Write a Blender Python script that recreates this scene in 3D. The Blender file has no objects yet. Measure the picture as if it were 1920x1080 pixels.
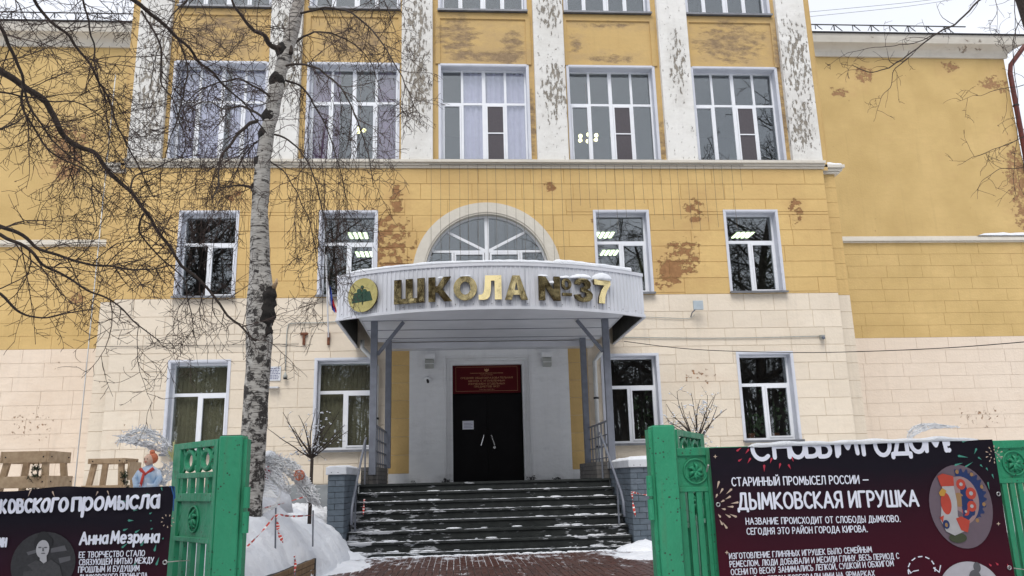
import bpy, bmesh, math, random
from mathutils import Vector, Matrix, noise
random.seed(7)
S = bpy.context.scene
COL = S.collection
PI = math.pi
R = math.radians

# ------------------------------------------------------------------ camera
CAM = Vector((0, 0, 1.5))
YAW, PIT, ROL, F = 7.39816806e-02, 2.35183515e-01, -2.59310340e-02, 1.49602389e+03
fw = Vector((math.sin(YAW)*math.cos(PIT), math.cos(YAW)*math.cos(PIT), math.sin(PIT)))
rt = Vector((math.cos(YAW), -math.sin(YAW), 0)); up = rt.cross(fw)
rt, up = rt*math.cos(ROL)+up*math.sin(ROL), up*math.cos(ROL)-rt*math.sin(ROL)
cd = bpy.data.cameras.new('camera'); cam = bpy.data.objects.new('camera', cd); COL.objects.link(cam)
m = Matrix((rt, up, -fw)).transposed().to_4x4(); m.translation = CAM; cam.matrix_world = m
cd.sensor_width = 36; cd.lens = F/1920*36; cd.clip_end = 2000; cd.clip_start = 0.05
S.camera = cam

def P(x, y, Y):
    """point of the place at distance Y in front of the camera that the photograph shows at (x, y)"""
    v = fw + rt*((x-960)/F) - up*((y-540)/F)
    return CAM + v*(Y/v.y)

# ------------------------------------------------------------------ light
W = bpy.data.worlds.new('World'); S.world = W; W.use_nodes = True
wn, wl = W.node_tree.nodes, W.node_tree.links
bg = wn['Background']
sky = wn.new('ShaderNodeTexSky'); sky.sky_type = 'NISHITA'; sky.sun_disc = False
SUN_EL, SUN_AZ = R(52), R(195)
sky.sun_elevation = SUN_EL; sky.sun_rotation = SUN_AZ
sky.air_density = 1.0; sky.dust_density = 4.0; sky.ozone_density = 1.0
tc = wn.new('ShaderNodeTexCoord'); mp = wn.new('ShaderNodeMapping'); mp.inputs['Scale'].default_value = (1, 1, 2.5)
nz = wn.new('ShaderNodeTexNoise'); nz.inputs['Scale'].default_value = 1.6; nz.inputs['Detail'].default_value = 5
cr = wn.new('ShaderNodeValToRGB'); cr.color_ramp.elements[0].position = .3; cr.color_ramp.elements[1].position = .7
cr.color_ramp.elements[0].color = (4.9, 5.15, 5.75, 1); cr.color_ramp.elements[1].color = (6.6, 6.75, 7.2, 1)
mx = wn.new('ShaderNodeMix'); mx.data_type = 'RGBA'; mx.inputs['Factor'].default_value = 0.9
wl.new(tc.outputs['Generated'], mp.inputs[0]); wl.new(mp.outputs[0], nz.inputs['Vector']); wl.new(nz.outputs['Fac'], cr.inputs[0])
wl.new(sky.outputs[0], mx.inputs[6]); wl.new(cr.outputs[0], mx.inputs[7]); wl.new(mx.outputs[2], bg.inputs['Color'])
bg.inputs['Strength'].default_value = 0.13
sd = bpy.data.lights.new('sun', 'SUN'); sd.energy = 1.5; sd.angle = R(32); sd.color = (1, .97, .92)
so = bpy.data.objects.new('sun', sd); COL.objects.link(so)
sv = Vector((math.cos(SUN_EL)*math.sin(SUN_AZ), math.cos(SUN_EL)*math.cos(SUN_AZ), math.sin(SUN_EL)))
so.rotation_euler = sv.to_track_quat('Z', 'Y').to_euler()
S.view_settings.view_transform = 'Standard'; S.view_settings.look = 'None'
S.view_settings.gamma = 1; S.view_settings.use_curve_mapping = False
S.view_settings.exposure = 0.42

# ------------------------------------------------------------------ materials
class NT:
    def __init__(s, name):
        s.m = bpy.data.materials.new(name); s.m.use_nodes = True
        s.n, s.l = s.m.node_tree.nodes, s.m.node_tree.links
        s.b = s.n['Principled BSDF']
        g = s.n.new('ShaderNodeNewGeometry'); s.pos = g.outputs['Position']; s.nrm = g.outputs['Normal']
    def v(s, x, inp):
        if isinstance(x, (int, float)): inp.default_value = x
        elif isinstance(x, tuple): inp.default_value = x if len(x) == 4 or inp.type == 'VECTOR' else (*x, 1)
        else: s.l.new(x, inp)
    def map(s, sc, src=None, loc=(0, 0, 0), rot=(0, 0, 0)):
        q = s.n.new('ShaderNodeMapping'); q.inputs['Scale'].default_value = sc if isinstance(sc, tuple) else (sc,)*3
        q.inputs['Location'].default_value = loc; q.inputs['Rotation'].default_value = rot
        s.l.new(src or s.pos, q.inputs[0]); return q.outputs[0]
    def noise(s, vec, scale=1, det=4, rough=.55, dist=0):
        q = s.n.new('ShaderNodeTexNoise'); s.l.new(vec, q.inputs['Vector'])
        q.inputs['Scale'].default_value = scale; q.inputs['Detail'].default_value = det
        q.inputs['Roughness'].default_value = rough; q.inputs['Distortion'].default_value = dist
        return q.outputs['Fac']
    def ramp(s, x, a, b, smooth=False):
        q = s.n.new('ShaderNodeMapRange'); q.inputs['From Min'].default_value = a; q.inputs['From Max'].default_value = b
        if smooth: q.interpolation_type = 'SMOOTHSTEP'
        s.v(x, q.inputs['Value']); return q.outputs[0]
    def math(s, op, a, b=0.0, clamp=False):
        q = s.n.new('ShaderNodeMath'); q.operation = op; q.use_clamp = clamp; s.v(a, q.inputs[0]); s.v(b, q.inputs[1]); return q.outputs[0]
    def mix(s, f, a, b):
        q = s.n.new('ShaderNodeMix'); q.data_type = 'RGBA'; s.v(f, q.inputs[0]); s.v(a, q.inputs[6]); s.v(b, q.inputs[7]); return q.outputs[2]
    def sep(s, vec=None):
        q = s.n.new('ShaderNodeSeparateXYZ'); s.l.new(vec or s.pos, q.inputs[0]); return q.outputs
    def bump(s, h, d=.01, st=.6):
        q = s.n.new('ShaderNodeBump'); q.inputs['Strength'].default_value = st; q.inputs['Distance'].default_value = d
        s.l.new(h, q.inputs['Height']); s.l.new(q.outputs[0], s.b.inputs['Normal']); return q
    def rnd(s):
        q = s.n.new('ShaderNodeObjectInfo'); return q.outputs['Random']
    def out(s, col, rough=.7, metal=0, spec=None):
        s.v(col, s.b.inputs['Base Color']); s.v(rough, s.b.inputs['Roughness']); s.v(metal, s.b.inputs['Metallic'])
        if spec is not None: s.b.inputs['Specular IOR Level'].default_value = spec
        return s.m
    def ell(s, cx, cz, rx, rz):
        """soft spot on the facade, for stains of a shape of their own"""
        q = s.n.new('ShaderNodeMapping'); q.vector_type = 'POINT'
        q.inputs['Scale'].default_value = (1/rx, 0, 1/rz); q.inputs['Location'].default_value = (-cx/rx, 0, -cz/rz)
        s.l.new(s.pos, q.inputs[0])
        d = s.n.new('ShaderNodeVectorMath'); d.operation = 'LENGTH'; s.l.new(q.outputs[0], d.inputs[0])
        return s.ramp(d.outputs['Value'], 1.15, .3, True)

def simple(name, c1, c2=None, sc=6, rough=.6, metal=0, bump=0, det=4, bsc=None, spec=None):
    t = NT(name)
    if c2 is None: c2 = tuple(x*.82 for x in c1)
    n = t.noise(t.map(sc), 1, det)
    c = t.mix(t.ramp(n, .3, .7), c2, c1)
    if bump: t.bump(t.noise(t.map(bsc or sc*3), 1, 4), bump, .7)
    return t.out(c, rough, metal, spec)

def plaster(name, base, alt, peel, spots=(), lo=.60, hi=.66, streak=(1.2, 1.2, 1.2), sspots=(), pos_gain=.34, soft=.03, stain=.5):
    t = NT(name)
    big = t.ramp(t.noise(t.map(.7), 1, 3), .3, .7)
    c = t.mix(big, base, alt)
    fine = t.ramp(t.noise(t.map((3, 3, 9)), 1, 5), .35, .75)
    c = t.mix(t.math('MULTIPLY', fine, .3), c, tuple(x*.75 for x in base))
    # run-off streaks
    st = t.ramp(t.noise(t.map((5, 5, .25)), 1, 3, .6), .56, .78)
    c = t.mix(t.math('MULTIPLY', st, .28), c, tuple(x*.62 for x in base))
    # slightly different coat per block
    r = t.rnd(); c = t.mix(t.math('MULTIPLY', r, .26), c, tuple(x*.7 for x in alt))
    n = t.noise(t.map(streak), 2.2, 9, .68)
    k = n
    for e in spots:
        k = t.math('ADD', k, t.math('MULTIPLY', t.ell(*e), pos_gain))
    k2 = t.noise(t.map((.9, .9, 1.6)), 1.5, 8, .72)
    for e in spots:
        k2 = t.math('ADD', k2, t.math('MULTIPLY', t.ell(e[0], e[1], e[2]*1.7, e[3]*1.7), .16))
    c = t.mix(t.math('MULTIPLY', t.ramp(k2, .56, .78), stain), c, tuple((p_*.55+b_*.45) for p_, b_ in zip(peel, base)))
    pm = t.ramp(k, lo+.0, lo+soft)
    pc = t.mix(t.ramp(t.noise(t.map(9), 1, 4), .3, .7), peel, tuple(x*.65 for x in peel))
    c = t.mix(pm, c, pc)
    h = t.math('ADD', t.math('MULTIPLY', pm, -.6), t.math('MULTIPLY', t.noise(t.map(14), 1, 6), .5))
    t.bump(h, .02, .9)
    return t.out(c, .88, 0, .25)

XC = .86     # middle of the facade
YELLOW = (.71, .50, .21); YELLOW2 = (.60, .405, .17)
M = {}
yspots = [(XC-2.6, 7.6, 1.0, 1.2), (XC-2.25, 6.6, .7, .5), (XC-2.35, 8.8, .25, .6), (XC+5.2, 7.1, .75, .9), (XC+5.6, 8.4, .5, .5), (XC+4.7, 6.6, .5, .6),
          (XC+8.4, 8.4, .3, .6), (XC+1.7, 9.1, .3, .25), (XC+2.9, 8.1, .2, .3), (XC-6.5, 8.8, .3, .3)]
M['yellow'] = plaster('yellow_plaster', YELLOW, YELLOW2, (.36, .19, .085), yspots, .695, .73, (2.0, 2.0, 2.6), pos_gain=.225, soft=.045, stain=.55)
pspots = [(XC-.75, 13.6, .9, .9), (XC+.8, 13.2, .5, .9), (XC, 12.95, 1.1, .25), (XC+3.5, 14.0, 1.2, .15), (XC+3.6, 12.95, .9, .2), (XC+2.6, 13.4, .3, .5),
          (XC+7.1, 13.5, 1.5, .95), (XC-3.6, 13.5, 1.3, .9), (XC-7.1, 13.5, 1.3, .9), (XC+1.3, 11, .16, 1.6), (XC+8.42, 12, .16, 3), (XC+4.9, 10.4, .16, 1)]
M['yellow_up'] = plaster('weathered_yellow_plaster', (.61, .43, .19), (.55, .375, .155), (.33, .235, .14), pspots, .68, .77, (1.6, 1.6, 3.5), pos_gain=.30, soft=.20, stain=.8)
wspots = [(XC+20.5, 11.7, .8, 2.6), (XC+20.2, 16, .9, .5), (XC+15.0, 16.3, .5, .5), (XC+13.9, 15.6, .5, .3), (XC+18.5, 16.7, .55, .35), (XC-14.3, 13.0, .9, 1.6), (XC-11.2, 6.9, .6, .3), (XC-13.5, 7.8, .35, .35)]
M['yellow_wing'] = plaster('wing_yellow_plaster', (.65, .465, .205), (.52, .365, .15), (.38, .22, .11), wspots, .68, .71, (2.2, 2.2, 2.4), pos_gain=.25, soft=.05, stain=.5)
cspots = [(XC+3.15, 3.9, .35, .9), (XC+5.4, 3.9, .9, .35), (XC+18.5, 3.6, 1.6, .5), (XC-3.9, 3.0, .4, .8), (XC-8.7, 2.8, .5, .6)]
M['cream'] = plaster('cream_plaster', (.78, .69, .565), (.73, .635, .51), (.42, .22, .11), cspots, .76, .78, (3.6, 3.6, 3.6), pos_gain=.19, stain=.22)
M['cream_w'] = plaster('wing_cream_plaster', (.76, .655, .545), (.71, .605, .495), (.36, .22, .13), [(XC+17.5, 3.2, 2.0, .6), (XC-13.9, 5.5, .3, .3), (XC-14.5, 3.6, 1.2, 1)], .76, .78, (3.6, 3.6, 3.6), pos_gain=.18, stain=.18)
M['joint_y'] = simple('joint_dirt_yellow', (.50, .32, .12), (.40, .25, .09), 5, .9)
M['joint_c'] = simple('joint_dirt_cream', (.71, .62, .50), (.63, .55, .43), 5, .9)
M['white_p'] = plaster('flaking_white_plaster', (.80, .79, .76), (.74, .73, .69), (.30, .27, .225),
    [(XC-1.83, 13.5, .5, 2), (XC-1.83, 11.6, .5, 1.2), (XC+1.95, 11.9, .5, 1.4), (XC+1.9, 14.3, .5, .8), (XC+5.45, 12.7, .35, 1.3), (XC+8.9, 12.8, .6, 1.8), (XC+8.8, 10.8, .5, .9), (XC-5.3, 13, .6, 2), (XC-8.8, 12, .6, 3)], .625, .65, (6, 6, 2.3), pos_gain=.125, stain=.5)
M['trim'] = plaster('cornice_plaster', (.70, .66, .58), (.64, .60, .52), (.34, .28, .22), [(XC+19, 17.4, 1.4, .3), (XC+15, 17.6, .4, .2)], .78, .80, (1.5, 1.5, 3), pos_gain=.22)
M['surround'] = plaster('door_surround_plaster', (.84, .85, .85), (.79, .80, .81), (.07, .07, .07), [(XC-1.1, 1.5, .25, .12), (XC+1.0, 1.5, .25, .16), (XC+1.6, 1.48, .2, .08), (XC-1.9, 1.48, .15, .1)], .84, .86, (7, 7, 7), pos_gain=.36)
M['plinth'] = simple('plinth_render', (.27, .29, .30), (.17, .18, .19), 2.5, .85, 0, .01)
M['pvc'] = simple('white_window_plastic', (.80, .82, .85), (.74, .76, .80), 3, .35)
M['reveal'] = simple('grey_white_reveal', (.62, .64, .70), (.55, .57, .63), 3, .5)
M['sill'] = simple('grey_metal_sill', (.22, .23, .25), (.15, .155, .17), 4, .45, .3)
M['net'] = simple('insect_net', (.10, .09, .10), (.075, .068, .075), 30, .9)
M['room'] = simple('room_paint', (.16, .155, .14), (.13, .125, .11), 1, .9)
M['curtain_l'] = simple('lavender_curtain', (.62, .56, .75), (.54, .48, .67), 8, .9)
M['curtain_p'] = simple('plum_curtain', (.24, .13, .25), (.17, .09, .19), 8, .9)
M['blind'] = simple('olive_blind', (.30, .265, .17), (.24, .21, .135), 8, .8)
M['metal_white'] = simple('grey_white_profiled_sheet', (.63, .64, .68), (.55, .565, .60), 2, .42, .1)
M['metal_dark'] = simple('dark_sheet_back', (.07, .07, .065), (.045, .045, .04), 5, .7, .2)
M['post'] = simple('blue_grey_paint', (.17, .185, .22), (.13, .14, .17), 7, .5, 0, .002)
M['pipe_w'] = simple('white_drainpipe', (.68, .69, .68), (.55, .56, .55), 4, .45)
M['pipe_r'] = simple('oxide_red_pipe', (.13, .025, .018), (.08, .018, .014), 6, .5)
M['dark_metal'] = simple('black_steel', (.03, .03, .032), (.02, .02, .022), 10, .5, .4)
M['rust'] = simple('rusty_steel', (.22, .08, .035), (.10, .035, .02), 20, .85)
M['door'] = simple('black_door', (.006, .0055, .006), (.004, .0035, .004), 3, .5, spec=.12)
M['chrome'] = simple('steel_handle', (.7, .7, .7), (.6, .6, .6), 3, .25, 1)
M['red'] = simple('dark_red_sign', (.085, .003, .006), (.07, .002, .004), 3, .5, spec=.15)
M['goldprint'] = simple('gold_print', (.42, .22, .10), (.36, .18, .08), 10, .6)
M['paper'] = simple('white_paper', (.72, .74, .80), (.66, .68, .75), 10, .8)
M['ink'] = simple('grey_ink', (.12, .13, .25), (.1, .1, .2), 10, .8)
M['lamp'] = simple('sconce_glass', (.40, .41, .38), (.28, .29, .27), 8, .3)
M['wood'] = simple('raw_pine_board', (.56, .41, .26), (.40, .27, .16), 14, .8, 0, .003)
M['fir'] = simple('fir_needles', (.03, .055, .018), (.015, .03, .01), 12, .8)
M['bark_dark'] = simple('dark_bark', (.062, .045, .036), (.028, .021, .017), 22, .9, 0, .004)
M['bark_black'] = simple('blackened_bark', (.035, .03, .027), (.012, .011, .010), 18, .95, 0, .012)
M['twig'] = simple('twig_bark', (.060, .036, .028), (.030, .018, .015), 9, .85)
M['bark_far'] = simple('grey_bark', (.075, .062, .052), (.03, .025, .022), 5, .9)
M['wire_w'] = simple('white_wire', (.78, .79, .80), (.66, .67, .69), 10, .5)
M['orange'] = simple('orange_tinsel', (.62, .20, .10), (.55, .12, .04), 14, .6)
M['tape_r'] = simple('red_tape', (.60, .05, .03), (.45, .04, .03), 12, .5)
M['tape_w'] = simple('white_tape', (.80, .78, .76), (.7, .68, .66), 12, .5)
M['blue_p'] = simple('washed_blue_paint', (.26, .42, .62), (.66, .70, .76), 9, .8)
M['maroon'] = simple('maroon_cloth', (.25, .03, .045), (.15, .02, .03), 12, .85)
M['skin'] = simple('painted_face', (.72, .50, .38), (.66, .44, .33), 10, .8)
M['flag_w'] = simple('flag_white', (.75, .75, .78)); M['flag_b'] = simple('flag_blue', (.02, .06, .35)); M['flag_r'] = simple('flag_red', (.5, .02, .02))
M['plant'] = simple('house_plant_leaf', (.03, .07, .02), (.02, .04, .012), 12, .5)
M['eyelet'] = simple('steel_eyelet', (.6, .6, .6), (.5, .5, .5), 9, .35, .9)
M['wire_d'] = simple('weathered_wire', (.16, .13, .09), (.10, .08, .06), 9, .7)
M['string'] = simple('grey_string', (.45, .44, .40), (.35, .34, .3), 9, .8)
M['rope'] = simple('blue_string', (.03, .12, .35), (.02, .09, .25), 9, .8)

def m_snow():
    t = NT('snow'); n = t.noise(t.map(2.2), 1, 6)
    c = t.mix(t.ramp(n, .3, .7), (.72, .75, .80), (.84, .86, .89))
    d = t.ramp(t.noise(t.map(9), 1, 8, .7), .66, .80); c = t.mix(t.math('MULTIPLY', d, .3), c, (.38, .35, .32))
    t.bump(t.math('ADD', t.noise(t.map(24), 1, 8, .7), t.math('MULTIPLY', t.noise(t.map(7), 1, 5, .6), 1.2)), .035, .7); return t.out(c, .75, 0, .3)
M['snow'] = m_snow()
def m_glass():
    t = NT('window_glass'); n = t.n; tr = n.new('ShaderNodeBsdfTransparent'); tr.inputs[0].default_value = (.90, .93, .92, 1)
    gl = n.new('ShaderNodeBsdfGlossy'); gl.inputs['Roughness'].default_value = .0; gl.inputs[0].default_value = (.93, .97, 1, 1)
    ms = n.new('ShaderNodeMixShader'); 
    lw = n.new('ShaderNodeLayerWeight'); f = t.math('ADD', t.math('MULTIPLY', t.math('POWER', lw.outputs['Facing'], 4), .7), .125, True)
    b = n.new('ShaderNodeBump'); b.inputs['Strength'].default_value = .25; b.inputs['Distance'].default_value = .004
    t.l.new(t.noise(t.map(1.3), 1, 1), b.inputs['Height']); t.l.new(b.outputs[0], gl.inputs['Normal'])
    t.l.new(f, ms.inputs[0]); t.l.new(tr.outputs[0], ms.inputs[1]); t.l.new(gl.outputs[0], ms.inputs[2])
    t.l.new(ms.outputs[0], n['Material Output'].inputs[0]); return t.m
M['glass'] = m_glass()
def m_gold():
    t = NT('polished_gold_letters'); t.bump(t.noise(t.map(1.5), 1, 1), .05, .5)
    return t.out((.87, .71, .36), .06, 1)
M['gold'] = m_gold()
M['gold_dark'] = simple('gold_disc_dark_reflection', (.52, .44, .18), (.40, .34, .13), 5, .12, 1, .01)  # emblem gold darkened: the dark reflection is put into its base colour
M['gold_side'] = simple('dull_gold_edge', (.10, .07, .03), (.06, .04, .02), 10, .4, .7)
M['emblem_green'] = simple('dark_green_enamel', (.008, .055, .025), (.005, .035, .015), 10, .25)
def m_emit(name, c, s):
    t = NT(name); t.b.inputs['Emission Color'].default_value = (*c, 1); t.b.inputs['Emission Strength'].default_value = s
    return t.out(c, .5)
M['tube'] = m_emit('lit_fluorescent', (.85, 1, .62), 2.6)
M['bulb'] = m_emit('lit_bulb', (1, .93, .45), 3.0)
def m_birch():
    t = NT('birch_bark'); z = t.sep()[2]
    n1 = t.noise(t.map((5, 5, 26)), 1, 5, .6); n2 = t.noise(t.map((8, 8, 9)), 1, 7, .72); n3 = t.noise(t.map((9, 9, 70)), 1, 3)
    base = t.mix(t.ramp(t.noise(t.map((6, 6, 30)), 1, 3), .3, .7), (.56, .54, .50), (.34, .32, .29)); base = t.mix(t.math('MULTIPLY', t.ramp(z, 6.8, 9.0), .6), base, (.24, .20, .17))
    low = t.ramp(z, 5.6, 3.0); 
    k = t.math('ADD', n2, t.math('MULTIPLY', low, .085))
    dark = t.ramp(k, .585, .64)
    lent = t.ramp(n1, .57, .63); fine = t.math('MULTIPLY', t.ramp(n3, .55, .66), .8)
    d = t.math('MAXIMUM', t.math('MAXIMUM', dark, lent), fine)
    t.bump(t.math('ADD', t.math('MULTIPLY', dark, .5), n1), .02, .9)
    return t.out(t.mix(d, base, (.035, .03, .027)), .8)
M['birch'] = m_birch()
def m_green(name, a, b):
    t = NT(name); c = t.mix(t.ramp(t.noise(t.map(3), 1, 4), .3, .7), a, b)
    dr = t.ramp(t.noise(t.map((14, 14, 2)), 1, 4), .6, .8); c = t.mix(t.math('MULTIPLY', dr, .35), c, tuple(x*.5 for x in a))
    vv = t.n.new('ShaderNodeTexVoronoi'); vv.inputs['Scale'].default_value = 38; t.l.new(t.pos, vv.inputs['Vector'])
    s2 = t.math('MULTIPLY', t.ramp(vv.outputs['Distance'], .26, .14), t.ramp(t.noise(t.map(5), 1, 5), .48, .58))
    c = t.mix(t.math('MULTIPLY', t.ramp(t.noise(t.map((20, 20, 1.6)), 1, 5), .56, .74), .4), c, (.10, .16, .09))
    c = t.mix(t.math('MULTIPLY', t.ramp(t.noise(t.map(2.2), 1, 8, .7), .55, .75), .35), c, (.02, .12, .07))
    rz_ = t.ramp(t.noise(t.map((12, 12, 7)), 1, 8, .7), .67, .71); c = t.mix(rz_, c, (.10, .04, .018))
    c = t.mix(s2, c, (.03, .028, .02))
    t.bump(t.noise(t.map((26, 26, 16)), 1, 5), .012, .7); return t.out(c, t.ramp(t.noise(t.map(8), 1, 4), -.2, 1.1), 0, .45)
M['green'] = m_green('green_gloss_paint', (.022, .25, .125), (.03, .30, .155))
M['green2'] = M['green']
def m_slate():
    t = NT('wet_slate_steps'); p = t.sep(); c = t.mix(t.ramp(t.noise(t.map(7), 1, 6), .3, .7), (.016, .019, .019), (.034, .038, .037))
    # trodden snow keeps to both ends
    e = t.math('ABSOLUTE', t.math('SUBTRACT', p[0], .75)); e = t.ramp(e, .6, 2.5)
    lowz = t.ramp(p[2], 1.5, .4)
    k = t.math('ADD', t.noise(t.map((3.2, 8, 12)), 1, 6, .6), t.math('MULTIPLY', t.math('MULTIPLY', e, lowz), .13))
    k = t.math('ADD', k, t.math('MULTIPLY', t.ramp(p[0], .3, -1.6), .05))
    s = t.math('MULTIPLY', t.ramp(k, .645, .70), .7)
    c = t.mix(s, c, (.60, .62, .66)); t.bump(t.math('ADD', s, t.noise(t.map(20), 1, 4)), .006, .6)
    return t.out(c, .55, 0, .25)
M['slate'] = m_slate()
def m_brick(name, a, b):
    t = NT(name); c = t.mix(t.rnd(), a, b); c = t.mix(t.math('MULTIPLY', t.ramp(t.noise(t.map(12), 1, 6), .4, .75), .55), c, tuple(x*.55 for x in a))
    t.bump(t.noise(t.map(40), 1, 5), .004, .7); return t.out(c, .7)
M['brick_b'] = m_brick('slate_blue_brick', (.095, .125, .155), (.13, .16, .195))
M['brick_g'] = m_brick('grey_brown_brick', (.12, .115, .11), (.16, .15, .14))
M['brick_t'] = m_brick('tan_brick', (.20, .125, .06), (.27, .175, .09))
M['mortar'] = simple('dark_mortar', (.05, .055, .06), (.035, .04, .045), 9, .95)
M['cap'] = simple('white_metal_cap', (.66, .68, .72), (.55, .57, .6), 6, .45)
def m_paver():
    t = NT('wet_red_paver'); p = t.sep(); c = t.mix(t.rnd(), (.065, .028, .022), (.10, .042, .032))
    c = t.mix(t.ramp(t.noise(t.map(9), 1, 5), .45, .75), c, (.045, .03, .027))
    side = t.math('MAXIMUM', t.ramp(p[0], -1.0, -2.0), t.ramp(p[0], 2.3, 3.4))
    near = t.ramp(p[1], 12.6, 14.6)
    k = t.math('ADD', t.noise(t.map((3, 1.2, 3)), 2, 7, .65), t.math('ADD', t.math('MULTIPLY', near, .13), t.math('MULTIPLY', side, .18)))
    s = t.ramp(k, .62, .74); c = t.mix(s, c, (.62, .64, .68))
    t.bump(t.noise(t.map(30), 1, 5), .004, .6); return t.out(c, t.mix(s, (.35,)*3, (.8,)*3))
M['paver'] = m_paver()
def m_bed():
    t = NT('joint_snow'); p = t.sep(); near = t.ramp(p[1], 12.4, 13.8)
    k = t.math('ADD', t.noise(t.map(2.5), 1, 5), t.math('MULTIPLY', near, .35))
    return t.out(t.mix(t.ramp(k, .58, .70), (.035, .025, .022), (.62, .64, .67)), .85)
M['bed'] = m_bed()
def m_ground():
    t = NT('snowy_ground'); c = t.mix(t.ramp(t.noise(t.map(.6), 1, 6), .35, .65), (.66, .68, .72), (.82, .84, .87))
    t.bump(t.noise(t.map(4), 1, 7), .03, .6); return t.out(c, .8)
M['ground'] = m_ground()
def m_banner(name='printed_banner', hi=1.70, lo=1.05):
    t = NT(name); p = t.sep()
    g = t.ramp(t.math('ADD', p[2], t.math('MULTIPLY', t.noise(t.map(1.4), 1, 3), .35)), hi, lo)
    a = t.mix(g, (.010, .008, .014), (.055, .006, .015))
    w = t.ramp(t.noise(t.map((2, 2, 3)), 1, 3), .58, .8); a = t.mix(t.math('MULTIPLY', w, .5), a, (.035, .014, .03))
    return t.out(a, .55, 0, .12)
M['banner'] = m_banner(); M['banner_l'] = m_banner('printed_banner_left', 1.48, .85)
M['print'] = simple('white_print', (.74, .76, .86), (.70, .72, .82), 5, .5)
for k, c in dict(p_teal=(.06, .28, .22), p_warm=(.55, .42, .33), p_red=(.45, .03, .06), p_egg=(.13, .095, .12), p_blue=(.008, .026, .11), p_orange=(.44, .05, .028), p_tan=(.30, .17, .07),
                 p_white=(.40, .39, .40), p_green=(.045, .055, .025), p_black=(.012, .012, .014), p_g1=(.10, .10, .11), p_g2=(.42, .42, .44), p_pale=(.45, .44, .48), p_yellow=(.5, .27, .04), p_rose=(.30, .20, .20)).items():
    M[k] = simple(k.replace('p_', 'print_'), c, tuple(x*.9 for x in c), 20, .5)

# ------------------------------------------------------------------ helpers
ORG = {}
def link(name, me, parent, loc=None, kind=None):
    o = bpy.data.objects.new(name, me); COL.objects.link(o)
    if parent is not None: o.parent = parent
    o.location = loc if loc is not None else (0, 0, 0)
    ORG[o] = (ORG[parent] if parent is not None else Vector((0, 0, 0))) + Vector(o.location)
    if kind: o['kind'] = kind
    return o
def tag(o, label, cat, group=None):
    o['label'] = label; o['category'] = cat
    if group: o['group'] = group
    return o
def thing(name, label, cat, loc, group=None, rz=0):
    o = bpy.data.objects.new(name, None); COL.objects.link(o); o.location = loc; o.rotation_euler.z = rz
    o.empty_display_size = .2; ORG[o] = Vector(loc); return tag(o, label, cat, group)
def dup(root, loc, label, rz=0, sc=1, group=None):
    r = root.copy(); COL.objects.link(r); r.location = loc; r.rotation_euler.z = rz; r.scale = (sc,)*3; r['label'] = label
    if group: r['group'] = group
    for ch in list(root.children):
        c = ch.copy(); COL.objects.link(c); c.parent = r
        for g in list(ch.children):
            d = g.copy(); COL.objects.link(d); d.parent = c
    return r

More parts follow.
